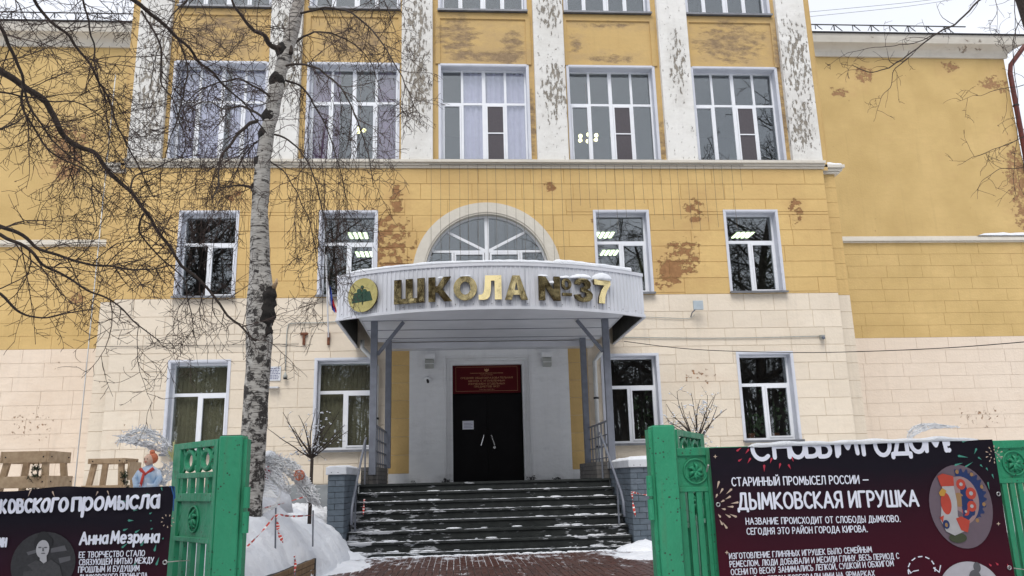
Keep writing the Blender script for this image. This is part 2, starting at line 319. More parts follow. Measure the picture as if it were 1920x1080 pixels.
class MB:
    def __init__(s): s.v = []; s.f = []; s.n = None
    def poly(s, pts):
        i = len(s.v); s.v += [tuple(p) for p in pts]; s.f.append(tuple(range(i, i+len(pts)))); return s
    def box(s, x0, x1, y0, y1, z0, z1):
        i = len(s.v)
        s.v += [(x0, y0, z0), (x1, y0, z0), (x1, y1, z0), (x0, y1, z0), (x0, y0, z1), (x1, y0, z1), (x1, y1, z1), (x0, y1, z1)]
        s.f += [tuple(i+k for k in q) for q in ((0, 3, 2, 1), (4, 5, 6, 7), (0, 1, 5, 4), (1, 2, 6, 5), (2, 3, 7, 6), (3, 0, 4, 7))]; return s
    def prism(s, pts, y0, y1):
        """outline in x,z (any order) pulled from y0 (front) to y1"""
        n = len(pts); i = len(s.v)
        s.v += [(x, y0, z) for x, z in pts] + [(x, y1, z) for x, z in pts]
        s.f.append(tuple(range(i, i+n))); s.f.append(tuple(range(i+2*n-1, i+n-1, -1)))
        for k in range(n):
            a, b = i+k, i+(k+1) % n; s.f.append((a, a+n, b+n, b))
        return s
    def bar(s, a, b, w, d=None, upv=(0, 0, 1)):
        a = Vector(a); b = Vector(b); d = d or w; t = (b-a).normalized(); u = Vector(upv)
        if abs(t.dot(u)) > .95: u = Vector((0, 1, 0))
        x = t.cross(u).normalized(); y = x.cross(t); i = len(s.v)
        for p in (a, b):
            for q, r in ((-1, -1), (1, -1), (1, 1), (-1, 1)): s.v.append(tuple(p + x*(q*w/2) + y*(r*d/2)))
        s.f += [tuple(i+k for k in q) for q in ((0, 3, 2, 1), (4, 5, 6, 7), (0, 1, 5, 4), (1, 2, 6, 5), (2, 3, 7, 6), (3, 0, 4, 7))]; return s
    def tube(s, pts, rad, n=6, cap=True):
        pts = [Vector(p) for p in pts]
        if not hasattr(rad, '__len__'): rad = [rad]*len(pts)
        x = None; base = len(s.v)
        for k, p in enumerate(pts):
            t = (pts[min(k+1, len(pts)-1)] - pts[max(k-1, 0)])
            if t.length < 1e-9: t = Vector((0, 0, 1))
            t.normalize()
            if x is None:
                x = t.cross(Vector((.3, .9, .2))).normalized()
            else:
                x = (x - t*x.dot(t)); x = x.normalized() if x.length > 1e-6 else t.orthogonal().normalized()
            y = t.cross(x); r = rad[k]
            for j in range(n):
                a = 2*PI*j/n; s.v.append(tuple(p + x*(math.cos(a)*r) + y*(math.sin(a)*r)))
        for k in range(len(pts)-1):
            for j in range(n):
                a = base+k*n+j; b = base+k*n+(j+1) % n; s.f.append((a, b, b+n, a+n))
        if cap and n > 3:
            s.f.append(tuple(base+n-1-j for j in range(n))); s.f.append(tuple(base+(len(pts)-1)*n+j for j in range(n)))
        return s
    def lathe(s, c, prof, n=16, sx=1, sy=1):
        c = Vector(c); i = len(s.v)
        for r, z in prof:
            for j in range(n):
                a = 2*PI*j/n; s.v.append((c.x+math.cos(a)*r*sx, c.y+math.sin(a)*r*sy, c.z+z))
        for k in range(len(prof)-1):
            for j in range(n):
                a = i+k*n+j; b = i+k*n+(j+1) % n; s.f.append((a, b, b+n, a+n))
        s.f.append(tuple(i+n-1-j for j in range(n))); s.f.append(tuple(i+(len(prof)-1)*n+j for j in range(n))); return s
    def ball(s, c, r, n=12, sx=1, sy=1, sz=1):
        return s.lathe(c, [(max(.001, r*math.sin(PI*k/8)), -r*sz*math.cos(PI*k/8)) for k in range(9)], n, sx, sy)
    def mesh(s, name, mat, off=(0, 0, 0), smooth=False):
        off = Vector(off); me = bpy.data.meshes.new(name)
        me.from_pydata([(x-off.x, y-off.y, z-off.z) for x, y, z in s.v], [], s.f)
        me.materials.append(mat)
        if smooth: me.polygons.foreach_set('use_smooth', [True]*len(me.polygons))
        me.update(); return me
    def build(s, name, mat, parent=None, smooth=False, kind=None, bevel=0, fix=True):
        off = ORG[parent] if parent is not None else Vector((0, 0, 0))
        me = s.mesh(name, mat, off, smooth)
        if fix:
            bm = bmesh.new(); bm.from_mesh(me); bmesh.ops.recalc_face_normals(bm, faces=bm.faces)
            if bevel: bmesh.ops.bevel(bm, geom=bm.edges[:], offset=bevel, segments=1, affect='EDGES', clamp_overlap=True)
            bm.to_mesh(me); bm.free()
            if smooth: me.polygons.foreach_set('use_smooth', [True]*len(me.polygons))
        return link(name, me, parent, kind=kind)
    def solo(s, name, mat, label, cat, group=None, **k):
        """a thing that is one mesh, its origin at its own base"""
        xs, ys, zs = zip(*s.v); o = Vector(((min(xs)+max(xs))/2, (min(ys)+max(ys))/2, min(zs)))
        sm = k.get('smooth', False); me = s.mesh(name, mat, o, sm)
        bm = bmesh.new(); bm.from_mesh(me); bmesh.ops.recalc_face_normals(bm, faces=bm.faces)
        if k.get('bevel'): bmesh.ops.bevel(bm, geom=bm.edges[:], offset=k['bevel'], segments=1, affect='EDGES', clamp_overlap=True)
        bm.to_mesh(me); bm.free()
        return tag(link(name, me, None, o), label, cat, group)

def curve_mesh(cu):
    ob = bpy.data.objects.new('t', cu); COL.objects.link(ob); bpy.context.view_layer.update()
    dg = bpy.context.evaluated_depsgraph_get(); e = ob.evaluated_get(dg); me = e.to_mesh()
    vs = [tuple(v.co) for v in me.vertices]; fs = [tuple(p.vertices) for p in me.polygons]
    e.to_mesh_clear(); bpy.data.objects.remove(ob); bpy.data.curves.remove(cu); return vs, fs
def _arc(cx, cy, rx, ry, a0, a1, n=8): return [(cx+math.cos(R(a0+(a1-a0)*k/n))*rx, cy+math.sin(R(a0+(a1-a0)*k/n))*ry) for k in range(n+1)]
# hand lettering: width and pen strokes of each letter, cap height 1
SF = {
 'А': (.72, [[(0, 0), (.36, 1), (.72, 0)], [(.13, .34), (.59, .34)]]), 'Б': (.58, [[(.52, 1), (0, 1), (0, 0), (.3, 0)]+_arc(.3, .28, .28, .28, -90, 90)+[(0, .56)]]),
 'В': (.56, [[(0, 0), (0, 1), (.25, 1)]+_arc(.25, .77, .23, .23, 90, -90, 6)+[(0, .54)], [(.25, .54)]+_arc(.28, .27, .27, .27, 90, -90, 6)+[(0, 0)]]), 'Г': (.5, [[(0, 0), (0, 1), (.5, 1)]]),
 'Д': (.74, [[(0, -.16), (0, 0), (.74, 0), (.74, -.16)], [(.1, 0), (.26, .6), (.28, 1), (.62, 1), (.62, 0)]]), 'Е': (.5, [[(.5, 1), (0, 1), (0, 0), (.5, 0)], [(0, .5), (.42, .5)]]),
 'Ж': (.9, [[(.45, 0), (.45, 1)], [(0, 1), (.42, .5), (0, 0)], [(.9, 1), (.48, .5), (.9, 0)]]), 'З': (.52, [_arc(.24, .76, .24, .24, 140, -90, 8)+[(.16, .52)], [(.24, .52)]+_arc(.25, .26, .27, .26, 90, -140, 8)]),
 'И': (.6, [[(0, 1), (0, 0), (.6, 1), (.6, 0)]]), 'Й': (.6, [[(0, 1), (0, 0), (.6, 1), (.6, 0)], _arc(.3, 1.26, .14, .10, 190, 350, 4)]), 'К': (.58, [[(0, 0), (0, 1)], [(.54, 1), (.04, .48), (.58, 0)]]),
 'Л': (.62, [[(-.04, 0), (.08, .06), (.16, .5), (.18, 1), (.62, 1), (.62, 0)]]), 'М': (.78, [[(0, 0), (.08, 1), (.39, .25), (.70, 1), (.78, 0)]]), 'Н': (.58, [[(0, 0), (0, 1)], [(.58, 0), (.58, 1)], [(0, .5), (.58, .5)]]),
 'О': (.7, [_arc(.35, .5, .35, .5, 90, 450, 16)]), 'П': (.58, [[(0, 0), (0, 1), (.58, 1), (.58, 0)]]), 'Р': (.52, [[(0, 0), (0, 1), (.24, 1)]+_arc(.24, .72, .28, .28, 90, -90, 7)+[(0, .44)]]),
 'С': (.58, [_arc(.34, .5, .34, .5, 45, 315, 12)]), 'Т': (.6, [[(0, 1), (.6, 1)], [(.3, 1), (.3, 0)]]), 'У': (.6, [[(0, 1), (.32, .36)], [(.6, 1), (.24, .1), (.06, 0)]]), 'Ф': (.74, [[(.37, 0), (.37, 1)], _arc(.37, .55, .37, .28, 0, 360, 14)]),
 'Х': (.6, [[(0, 1), (.6, 0)], [(.6, 1), (0, 0)]]), 'Ц': (.66, [[(0, 1), (0, 0), (.66, 0), (.66, -.18)], [(.56, 1), (.56, 0)]]), 'Ч': (.54, [[(0, 1), (0, .6), (.12, .42), (.54, .46)], [(.54, 1), (.54, 0)]]),
 'Ш': (.84, [[(0, 1), (0, 0), (.84, 0), (.84, 1)], [(.42, 1), (.42, 0)]]), 'Щ': (.92, [[(0, 1), (0, 0), (.92, 0), (.92, -.18)], [(.41, 1), (.41, 0)], [(.82, 1), (.82, 0)]]), 'Ы': (.74, [[(0, 1), (0, 0), (.22, 0)]+_arc(.22, .28, .24, .28, -90, 90, 6)+[(0, .56)], [(.74, 1), (.74, 0)]]),
 'Ь': (.5, [[(0, 1), (0, 0), (.24, 0)]+_arc(.24, .28, .26, .28, -90, 90, 6)+[(0, .56)]]), 'Э': (.58, [_arc(.24, .5, .34, .5, 135, -135, 12), [(.2, .5), (.56, .5)]]), 'Ю': (.9, [[(0, 0), (0, 1)], [(0, .5), (.28, .5)], _arc(.59, .5, .31, .5, 0, 360, 14)]),
 'Я': (.54, [[(.54, 0), (.54, 1), (.28, 1)]+_arc(.28, .72, .28, .28, 90, 270, 7)+[(.54, .44)], [(.26, .44), (0, 0)]]), '.': (.08, [[(.04, .0), (.05, .04)]]), ',': (.1, [[(.08, .05), (.02, -.14)]]), '!': (.1, [[(.07, 1), (.04, .32)], [(.03, .02), (.04, .05)]]),
 '—': (.8, [[(0, .42), (.8, .42)]]), '-': (.3, [[(0, .42), (.3, .42)]]), '№': (1.1, [[(0, 0), (0, 1), (.5, 0), (.5, 1)], _arc(.86, .66, .18, .24, 0, 360, 10), [(.7, .26), (1.04, .26)]]), '3': (.5, [_arc(.22, .76, .24, .24, 140, -90, 8), _arc(.23, .26, .27, .26, 90, -140, 8)]), '7': (.5, [[(0, 1), (.5, 1), (.16, 0)]]),
 'а': (.52, [_arc(.24, .33, .24, .33, 70, 380, 12), [(.5, .68), (.5, 0)]]), 'е': (.54, [[(.02, .34), (.52, .38)]+_arc(.27, .34, .26, .34, 20, 310, 10)]), 'р': (.52, [[(0, .68), (0, -.34)], _arc(.26, .34, .26, .33, 150, -150, 10)]), 'у': (.48, [[(0, .68), (.24, .1)], [(.5, .68), (.16, -.3)]]),
 'д': (.62, [[(0, -.14), (0, 0), (.6, 0), (.6, -.14)], [(.08, 0), (.2, .66), (.5, .66), (.5, 0)]])}
for lo, hi in zip('бвгжзийклмнопстфхцчшщыьэюя', 'БВГЖЗИЙКЛМНОПСТФХЦЧШЩЫЬЭЮЯ'):
    w_, st_ = SF[hi]; SF[lo] = (w_*.82, [[(x*.82, y*.68) for x, y in p] for p in st_])
def text_on(mb, txt, a, b, cap, bold=.07, place=None, yof=0, gap=.24):
    """hand-drawn lettering whose baseline runs from a to b (x,z), cap height in metres, bold = pen radius / cap height"""
    pens = []; x = 0
    for ch in txt:
        if ch == ' ': x += .46; continue
        w_, st_ = SF[ch]; pens += [[(x+p, q) for p, q in l] for l in st_]; x += w_+gap
    x -= gap; ax, az = a; bx_, bz_ = b; L = math.hypot(bx_-ax, bz_-az); ux, uz = (bx_-ax)/L, (bz_-az)/L; k = 0
    for l in pens:
        pts = [Vector((p/x*L, q*cap)) for p, q in l]; r = bold*cap
        def put(ps):
            nonlocal k
            k += 1; o = []
            for p in ps: X, Z = ax+ux*p.x-uz*p.y, az+uz*p.x+ux*p.y; o.append((X, (place(X, Z) if place else 0)+yof-.00006*(k % 12), Z))
            mb.poly(o)
        for p, q in zip(pts, pts[1:]):
            d = (q-p)
            if d.length < 1e-7: continue
            n = Vector((-d.y, d.x)).normalized()*r; put([p-n, q-n, q+n, p+n])
        for p in pts: put([p+Vector((math.cos(2*PI*j/8+.4)*r, math.sin(2*PI*j/8+.4)*r)) for j in range(8)])
def disc(mb, cx, cz, rx, rz, y, n=20, a0=0, a1=2*PI, place=None):
    pts = [(cx+math.cos(a0+(a1-a0)*k/n)*rx, cz+math.sin(a0+(a1-a0)*k/n)*rz) for k in range(n+(0 if a1-a0 > 6.2 else 1))]
    mb.poly([(x, (place(x, z) if place else 0)+y, z) for x, z in pts])

# ------------------------------------------------------------------ ground
G = .22
g = MB(); g.poly([(-400, -300, G-.03), (400, -300, G-.03), (400, 700, G-.03), (-400, 700, G-.03)])
g.build('ground', M['ground'], kind='structure')
pth = MB().box(-2.15, 4.0, 4.5, 15.0, G-.02, G-.008).build('path', M['bed'], kind='structure')
pm = MB().box(-.0450, .0450, -.0950, .0950, -.03, 0); pme = pm.mesh('paver', M['paver'])
_b = bmesh.new(); _b.from_mesh(pme); bmesh.ops.bevel(_b, geom=[e for e in _b.edges if all(v.co.z > -.01 for v in e.verts)], offset=.004, segments=1, affect='EDGES'); _b.to_mesh(pme); _b.free()
rest = MB(); cnt = 0; rows = []
for j in range(0, 50):
    y = 5.0 + .2*j
    for i in range(61):
        x = -2.1 + .1*i; yy = y + (.1 if i % 2 else 0)
        if yy < 14.75: rows.append((x, yy))
def seen(x, y): return -1.72 < x < 2.2 + (y-11)*.18 and y > 11.45
rows.sort(key=lambda t: t[1])
for x, y in rows:
    dz = random.uniform(-.003, .003)
    if seen(x, y) and cnt < 300:
        o = link('paver', pme, pth, (x, y, G+dz)); cnt += 1
    else: rest.box(x-.045, x+.045, y-.095, y+.095, G-.03, G+dz)
rest.build('pavers', M['paver'], pth, kind='stuff', fix=False)

# ------------------------------------------------------------------ school building
YB = 20.0
B = thing('school_building', 'yellow and cream plastered school with white pilasters and snowy wing roofs', 'building', (XC, YB, G))
def bx(x): return XC+x
ARC_R, ARC_Z = 1.64, 6.70; ARO = 1.93
wins = {}   # name -> (xc, z0, z1, w)
for i, x in enumerate((-7.1, -3.56, 0, 3.56, 7.1)):
    wins['U%d' % i] = (x, 9.86, 12.68, 2.4); wins['T%d' % i] = (x, 14.38, 16.6, 2.4)
for i, x in enumerate((-7.13, -3.59, 3.59, 7.13)):
    wins['M%d' % i] = (x, 6.15, 8.37, 1.40); wins['G%d' % i] = (x, 2.30, 4.50, 1.40)
DOOR = (-.93, .80, 1.47, 4.38)
def holes_for(keys): return [(wins[k][0]-wins[k][3]/2, wins[k][0]+wins[k][3]/2, wins[k][1], wins[k][2]) for k in keys]
def cut_grid(mb, x0, x1, z0, z1, y, holes, extra=()):
    xs = sorted({x0, x1, *[h[0] for h in holes], *[h[1] for h in holes]}); zs = sorted({z0, z1, *[h[2] for h in holes], *[h[3] for h in holes]})
    xs = [x for x in xs if x0 <= x <= x1]; zs = [z for z in zs if z0 <= z <= z1]
    for a, b in zip(xs, xs[1:]):
        for c, d in zip(zs, zs[1:]):
            mx_, mz_ = (a+b)/2, (c+d)/2
            if any(h[0] < mx_ < h[1] and h[2] < mz_ < h[3] for h in holes): continue
            mb.poly([(bx(a), y, c), (bx(b), y, c), (bx(b), y, d), (bx(a), y, d)])
low = holes_for([k for k in wins if k[0] in 'MG'])
archbox = (-1.7, 1.7, 6.13, 8.6)
dh = (-1.16, 1.06, 1.2, 4.57)
wy = MB(); cut_grid(wy, -9.31, 9.31, 6.10, 9.62, YB+.015, low+[archbox])
xs = [-1.7+3.4*k/34 for k in range(35)]
for a, b in zip(xs, xs[1:]):
    f = lambda x: (ARC_Z+math.sqrt(ARC_R**2-x*x)) if abs(x) < ARC_R else 6.13
    wy.poly([(bx(a), YB+.015, f(a)), (bx(b), YB+.015, f(b)), (bx(b), YB+.015, 8.6), (bx(a), YB+.015, 8.6)])
WY = wy.build('wall', M['joint_y'], B, fix=False)
wc = MB(); cut_grid(wc, -9.31, 9.31, 1.40, 6.10, YB+.015, low+[dh]); WC = wc.build('wall', M['joint_c'], B, fix=False)
# upper wall with panels between pilasters
wu = MB(); cut_grid(wu, -9.5, 9.5, 9.6, 17, YB+.10, holes_for([k for k in wins if k[0] in 'UT']))
WU = wu.build('wall', M['yellow_up'], B, fix=False)
fp = MB()
for x in (-7.1, -3.56, 0, 3.56, 7.1):     # raised border round each field between the storeys
    fp.box(bx(x-1.33), bx(x-1.2), YB+.06, YB+.10, 12.72, 14.3); fp.box(bx(x+1.2), bx(x+1.33), YB+.06, YB+.10, 12.72, 14.3)
    fp.box(bx(x-1.2), bx(x+1.2), YB+.062, YB+.10, 14.12, 14.3)
fp.build('wall_border', M['yellow_up'], B)
for x in (-9.5, 9.5):
    sgn = 1 if x > 0 else -1
    a, b = sorted((9.31*sgn, 9.62*sgn)); MB().box(bx(a), bx(b), YB+.25, YB+.6, 9.8, 17).build('wall_edge', M['yellow_up'], B)
    a, b = sorted((9.31*sgn, 9.76*sgn)); MB().box(bx(a), bx(b), YB+.295, YB+7, 1.4, 9.6).build('wall_edge', M['joint_y'], B)
for x, w in ((-8.89, .84), (-5.39, .85), (-1.83, .85), (1.83, .85), (5.39, .85), (8.89, .84)):
    MB().box(bx(x-w/2), bx(x+w/2), YB-.06, YB+.3, 9.80, 17).build('pilaster', M['white_p'], B, bevel=.012)
# belt course
mb = MB()
for a, b, y, z0, z1 in ((-9.34, 9.34, YB-.16, 9.72, 9.80), (-9.34, 9.34, YB-.10, 9.66, 9.718), (-9.33, 9.33, YB-.05, 9.60, 9.658)):
    mb.box(bx(a), bx(b), y, YB+.34, z0, z1)
mb.build('belt_course', M['trim'], B, bevel=.008)
for sg in (-1, 1):
    mb = MB()
    for k, (y, z0, z1) in enumerate(((YB+.10, 9.70, 9.79), (YB+.16, 9.62, 9.698), (YB+.2, 9.56, 9.618))):
        a, b = sorted((9.35*sg, (10.0-.06*k)*sg)); mb.box(bx(a), bx(b), y, YB+7, z0, z1)
    mb.build('belt_course', M['trim'], B, bevel=.008)

# scored plaster blocks
def subtract(r, hs):
    out = [r]
    for h in hs:
        nx = []
        for a, b, c, d in out:
            if h[0] >= b or h[1] <= a or h[2] >= d or h[3] <= c: nx.append((a, b, c, d)); continue
            if c < h[2]: nx.append((a, b, c, h[2]))
            if d > h[3]: nx.append((a, b, h[3], d))
            cc, dd = max(c, h[2]), min(d, h[3])
            if a < h[0]: nx.append((a, h[0], cc, dd))
            if b > h[1]: nx.append((h[1], b, cc, dd))
        out = nx
    return [q for q in out if q[1]-q[0] > .05 and q[3]-q[2] > .05]
JG = .0045
def block_rows(x0, x1, z0, z1, n, wmin, wmax, seed):
    rr = random.Random(seed); h = (z1-z0)/n; out = []
    for r in range(n):
        x = x0
        ph = rr.uniform(.3, 1)
        first = True
        while x < x1-.01:
            w = rr.uniform(wmin, wmax)*(ph if first else 1); first = False
            e = x+w
            if x1-e < wmin*.5: e = x1
            out.append((x, min(e, x1), z0+r*h, z0+(r+1)*h)); x = e
    return out
def make_blocks(rects, y, depth, mat, parent, limit, stuff_name, arc=False, eps=0):
    rest = MB(); n = 0; rects.sort(key=lambda q: -(q[1]-q[0])*(q[3]-q[2]))
    for a, b, c, d in rects:
        a += JG; b -= JG; c += JG; d -= JG
        pts = [(a, c), (b, c), (b, d), (a, d)]
        if arc and min(abs(a), abs(b)) < ARO and c < ARC_Z+ARO and (a*b < 0 or math.hypot(min(abs(a), abs(b)), max(0, c-ARC_Z)) < ARO):
            RR = ARO-.02; fz = lambda x: (ARC_Z+math.sqrt(RR*RR-x*x)) if abs(x) < RR else -9
            K = 24; samp = [a+(b-a)*k/K for k in range(K+1)]; ok = [x for x in samp if fz(x) < d-.01]
            if not ok: continue
            runs = [[]]
            for x in samp:
                if fz(x) < d-.01: runs[-1].append(x)
                elif runs[-1]: runs.append([])
            for run in runs:
                if len(run) < 2: continue
                pp = [(run[0], d), (run[-1], d)] + [(x, max(c, fz(x))) for x in reversed(run)]
                cx, cz = sum(p[0] for p in pp)/len(pp), sum(p[1] for p in pp)/len(pp)
                q = MB().prism([(p[0]-cx, p[1]-cz) for p in pp], 0, depth)
                me = q.mesh('plaster_block', mat); _b = bmesh.new(); _b.from_mesh(me); bmesh.ops.recalc_face_normals(_b, faces=_b.faces); _b.to_mesh(me); _b.free()
                link('plaster_block', me, parent, Vector((bx(cx), y, cz))-ORG[parent]); n += 1
            continue
        dy = random.uniform(-.002, .002)
        if n < limit:
            cx, cz = (a+b)/2, (c+d)/2; w, h = (b-a)/2, (d-c)/2; v = .006
            q = MB(); q.v = [(-w, v, -h), (w, v, -h), (w, v, h), (-w, v, h), (-w+v, 0, -h+v), (w-v, 0, -h+v), (w-v, 0, h-v), (-w+v, 0, h-v), (-w, depth, -h), (w, depth, -h), (w, depth, h), (-w, depth, h)]
            q.f = [(4, 5, 6, 7), (0, 1, 5, 4), (1, 2, 6, 5), (2, 3, 7, 6), (3, 0, 4, 7), (0, 8, 9, 1), (1, 9, 10, 2), (2, 10, 11, 3), (3, 11, 8, 0)]
            link('plaster_block', q.mesh('plaster_block', mat), parent, Vector((bx(cx), y+dy, cz))-ORG[parent]); n += 1
        else: rest.box(bx(a), bx(b), y+dy, y+depth, c, d)
    if rest.v: rest.build(stuff_name, mat, parent, kind='stuff', fix=False)
    return n
hid = (-3.2, 3.2, 4.86, 5.75)           # behind the canopy
ry = [q for r in block_rows(-9.31, 9.31, 6.10, 9.60, 8, .85, 1.7, 3) for q in subtract(r, low+[(-1.6, 1.6, 6.0, 6.9)])]
rc = [q for r in block_rows(-9.31, 9.31, 1.50, 6.10, 10, .62, 1.05, 5) for q in subtract(r, low+[(-2.0, 2.0, 1.2, 4.75), hid])]
def is_porch(q): return 2.0 <= abs((q[0]+q[1])/2) <= 2.46 and q[3] < 4.9
n1 = make_blocks(ry, YB, .034, M['yellow'], WY, 130, 'plaster_blocks', True)
porch = [q for q in subtract((-9.31, 9.31, 0, 9), [])][:0]
rc2 = [q for r in rc for q in subtract(r, [(-2.5, -2.0, 1.2, 4.86), (2.0, 2.5, 1.2, 4.86)])]
make_blocks(rc2, YB, .034, M['cream'], WC, 165, 'plaster_blocks')
pr = [(s*2.0 if s > 0 else -2.5, 2.5 if s > 0 else -2.0, 1.70+.44*k, 1.70+.44*(k+1)) for s in (-1, 1) for k in range(7)]
for a, b, c, d in pr: MB().box(bx(a+JG), bx(b-JG), YB, YB+.034, c+JG, d-JG).build('plaster_block', M['yellow'], WC, fix=False)
for s in (-1, 1):
    a, b = sorted((2.0*s, 2.5*s)); MB().box(bx(a), bx(b), YB-.01, YB+.034, 1.4, 1.695).build('porch_base', M['surround'], WC)
for sg in (-1, 1):
    rr = [((9.32 if sg > 0 else -9.76), (9.76 if sg > 0 else -9.32), 6.10+.4375*k, 6.10+.4375*(k+1)) for k in range(8)]
    q = MB(); [q.box(bx(a+JG), bx(b-JG*.2), YB+.28, YB+.312, c+JG, d-JG) for a, b, c, d in rr]; q.build('edge_blocks', M['yellow'], B, fix=False, kind='stuff')
    rr = [((9.32 if sg > 0 else -9.76), (9.76 if sg > 0 else -9.32), 1.5+.46*k, 1.5+.46*(k+1)) for k in range(10)]
    q = MB(); [q.box(bx(a+JG), bx(b-JG*.2), YB+.28, YB+.312, c+JG, d-JG) for a, b, c, d in rr]; q.build('edge_blocks', M['cream'], B, fix=False, kind='stuff')
# plinth
for a, b in ((-9.9, -3.0), (2.9, 9.9)): MB().box(bx(a), bx(b), YB-.12, YB+.6, G-.1, 1.49).build('plinth', M['plinth'], B, bevel=.02)

# wings, seven metres back
YW = 27.0
for sg in (-1, 1):
    a, b = (9.0, 20.75) if sg > 0 else (-26, -9.0)
    MB().box(bx(a), bx(b), YW+.015, YW+.5, 6.05, 9.7).build('wing_wall', M['joint_y'], B)
    wcw = MB().box(bx(a), bx(b), YW+.016, YW+.5, G, 6.049).build('wing_wall', M['joint_c'], B)
    wup = MB().box(bx(a), bx(b), YW, YW+.5, 9.70, 17.1).build('wing_wall', M['yellow_wing'], B)
    va, vb = (12.6, 20.75) if sg > 0 else (-17.5, -10.5)
    make_blocks(block_rows(va, vb, 6.05, 9.57, 8, .8, 1.9, 11+sg), YW, .034, M['yellow_wing'], B, 0, 'wing_blocks')
    make_blocks(block_rows(va, vb, 1.45, 6.05, 10, .9, 1.7, 21+sg), YW, .034, M['cream_w'], B, 0, 'wing_blocks')
    a2, b2 = (a, b+.25) if sg > 0 else (a, b)
    c = MB(); c.box(bx(a2), bx(b2), YW-.14, YW+.4, 9.60, 9.72); c.box(bx(a2), bx(b2), YW-.08, YW+.4, 9.56, 9.598); c.box(bx(a2), bx(b2), YW-.06, YW+.3, 9.722, 9.80)
    c.build('wing_belt', M['trim'], B, bevel=.01)
    c = MB(); a3, b3 = (a, b+.62) if sg > 0 else (a, b)
    prof = [(0, 17.06), (.10, 17.06), (.12, 17.22), (.2, 17.3), (.32, 17.36), (.52, 17.42), (.58, 17.6), (.60, 17.74), (0, 17.74)]
    i = len(c.v); n = len(prof)
    c.v += [(bx(a), YW+.02-p, z) for p, z in prof] + [(bx(b)+(p if sg > 0 else 0), YW+.02-p, z) for p, z in prof]
    for k in range(n): c.f.append((k, (k+1) % n, n+(k+1) % n, n+k))
    c.f += [tuple(range(n)), tuple(range(n, 2*n))]
    c.build('eaves_cornice', M['trim'], B)
    MB().box(bx(a), bx(b3)+.03, YW-.64, YW+6, 17.745, 17.79).build('roof_edge', M['dark_metal'], B)
    rf = MB(); x0, x1 = bx(a), bx(b3); rr = random.Random(sg+5); K = 90
    for k in range(K+1):
        x = x0+(x1-x0)*k/K; n_ = noise.noise(Vector((x*.9, 0, 3)))*.06
        rf.v += [(x, YW-.60-n_*.6, 17.79), (x, YW-.56-n_*.6, 17.87+n_), (x, YW-.2, 17.97+n_), (x, YW+3, 18.3), (x, YW+9, 19.6)]
        if k:
            for j in range(4): q = (k-1)*5+j; rf.f.append((q, q+1, q+6, q+5))
    rf.build('roof_snow', M['snow'], B, smooth=True, fix=True)
    # truss snow guard
    gx0, gx1 = (bx(9.6), bx(19.6)) if sg > 0 else (bx(-20), bx(-9.5))
    gd = MB(); y = YW+.25; z0, z1 = 18.06, 18.62
    gd.bar((gx0, y, z1), (gx1, y, z1), .035); gd.bar((gx0, y, z0+.1), (gx1, y, z0+.1), .022)
    k = 0; x = gx0
    while x < gx1-.3:
        gd.bar((x, y, z0-.1), (x, y, z1), .035 if k % 2 == 0 else .025); gd.bar((x+.03, y, z1), (x+.5, y, z0+.12), .025)
        if k % 2: gd.bar((x+.5, y, z0+.12), (x+.74, y, z1), .02)
        x += .76; k += 1
    gd.build('snow_guard', M['dark_metal'], B)
# ------------------------------------------------------------------ windows
FR = .065
SH = {}
def shared(key, fn):
    if key not in SH: SH[key] = fn()
    return SH[key]
def win_mesh(kind, w, h):
    """local: x centred, z from 0, y 0 = face of the wall"""
    f = MB(); y0, y1 = .24, .30; e = FR
    f.box(-w/2, -w/2+e, y0, y1, 0, h); f.box(w/2-e, w/2, y0, y1, 0, h); f.box(-w/2+e, w/2-e, y0, y1, 0, e); f.box(-w/2+e, w/2-e, y0, y1, h-e, h)
    panes = []; sash = []
    if kind in 'UT':
        tz = h*.632; cols = [-w/2+e, -w/4, 0, w/4, w/2-e]
        f.box(-w/2+e, w/2-e, y0+.004, y1, tz-.033, tz+.033)
        for k, mw in ((1, .066), (2, .10), (3, .066)):
            f.box(cols[k]-mw/2, cols[k]+mw/2, y0+.002, y1, e, tz-.033); f.box(cols[k]-mw/2, cols[k]+mw/2, y0+.002, y1, tz+.033, h-e)
        g_ = [0, .033, .05, .033, 0]
        for k in range(4):
            a, b = cols[k]+g_[k], cols[k+1]-g_[k+1]
            panes.append((a, b, tz+.033, h-e))
            if k in (0, 2): sash.append((a, b, e, tz-.033, k == 2)); panes.append((a+.045, b-.045, e+.045, tz-.078))
            else: panes.append((a, b, e, tz-.033))
    else:
        tz = h*.645; mxp = -.02 if kind in 'MG' else 0
        f.box(-w/2+e, w/2-e, y0+.004, y1, tz-.04, tz+.04); f.box(mxp-.04, mxp+.04, y0+.002, y1, e, tz-.04)
        panes.append((-w/2+e, w/2-e, tz+.04, h-e)); panes.append((-w/2+e, mxp-.04, e, tz-.04))
        sash.append((mxp+.04, w/2-e, e, tz-.04, False)); panes.append((mxp+.085, w/2-e-.045, e+.045, tz-.085))
    return f, panes, sash
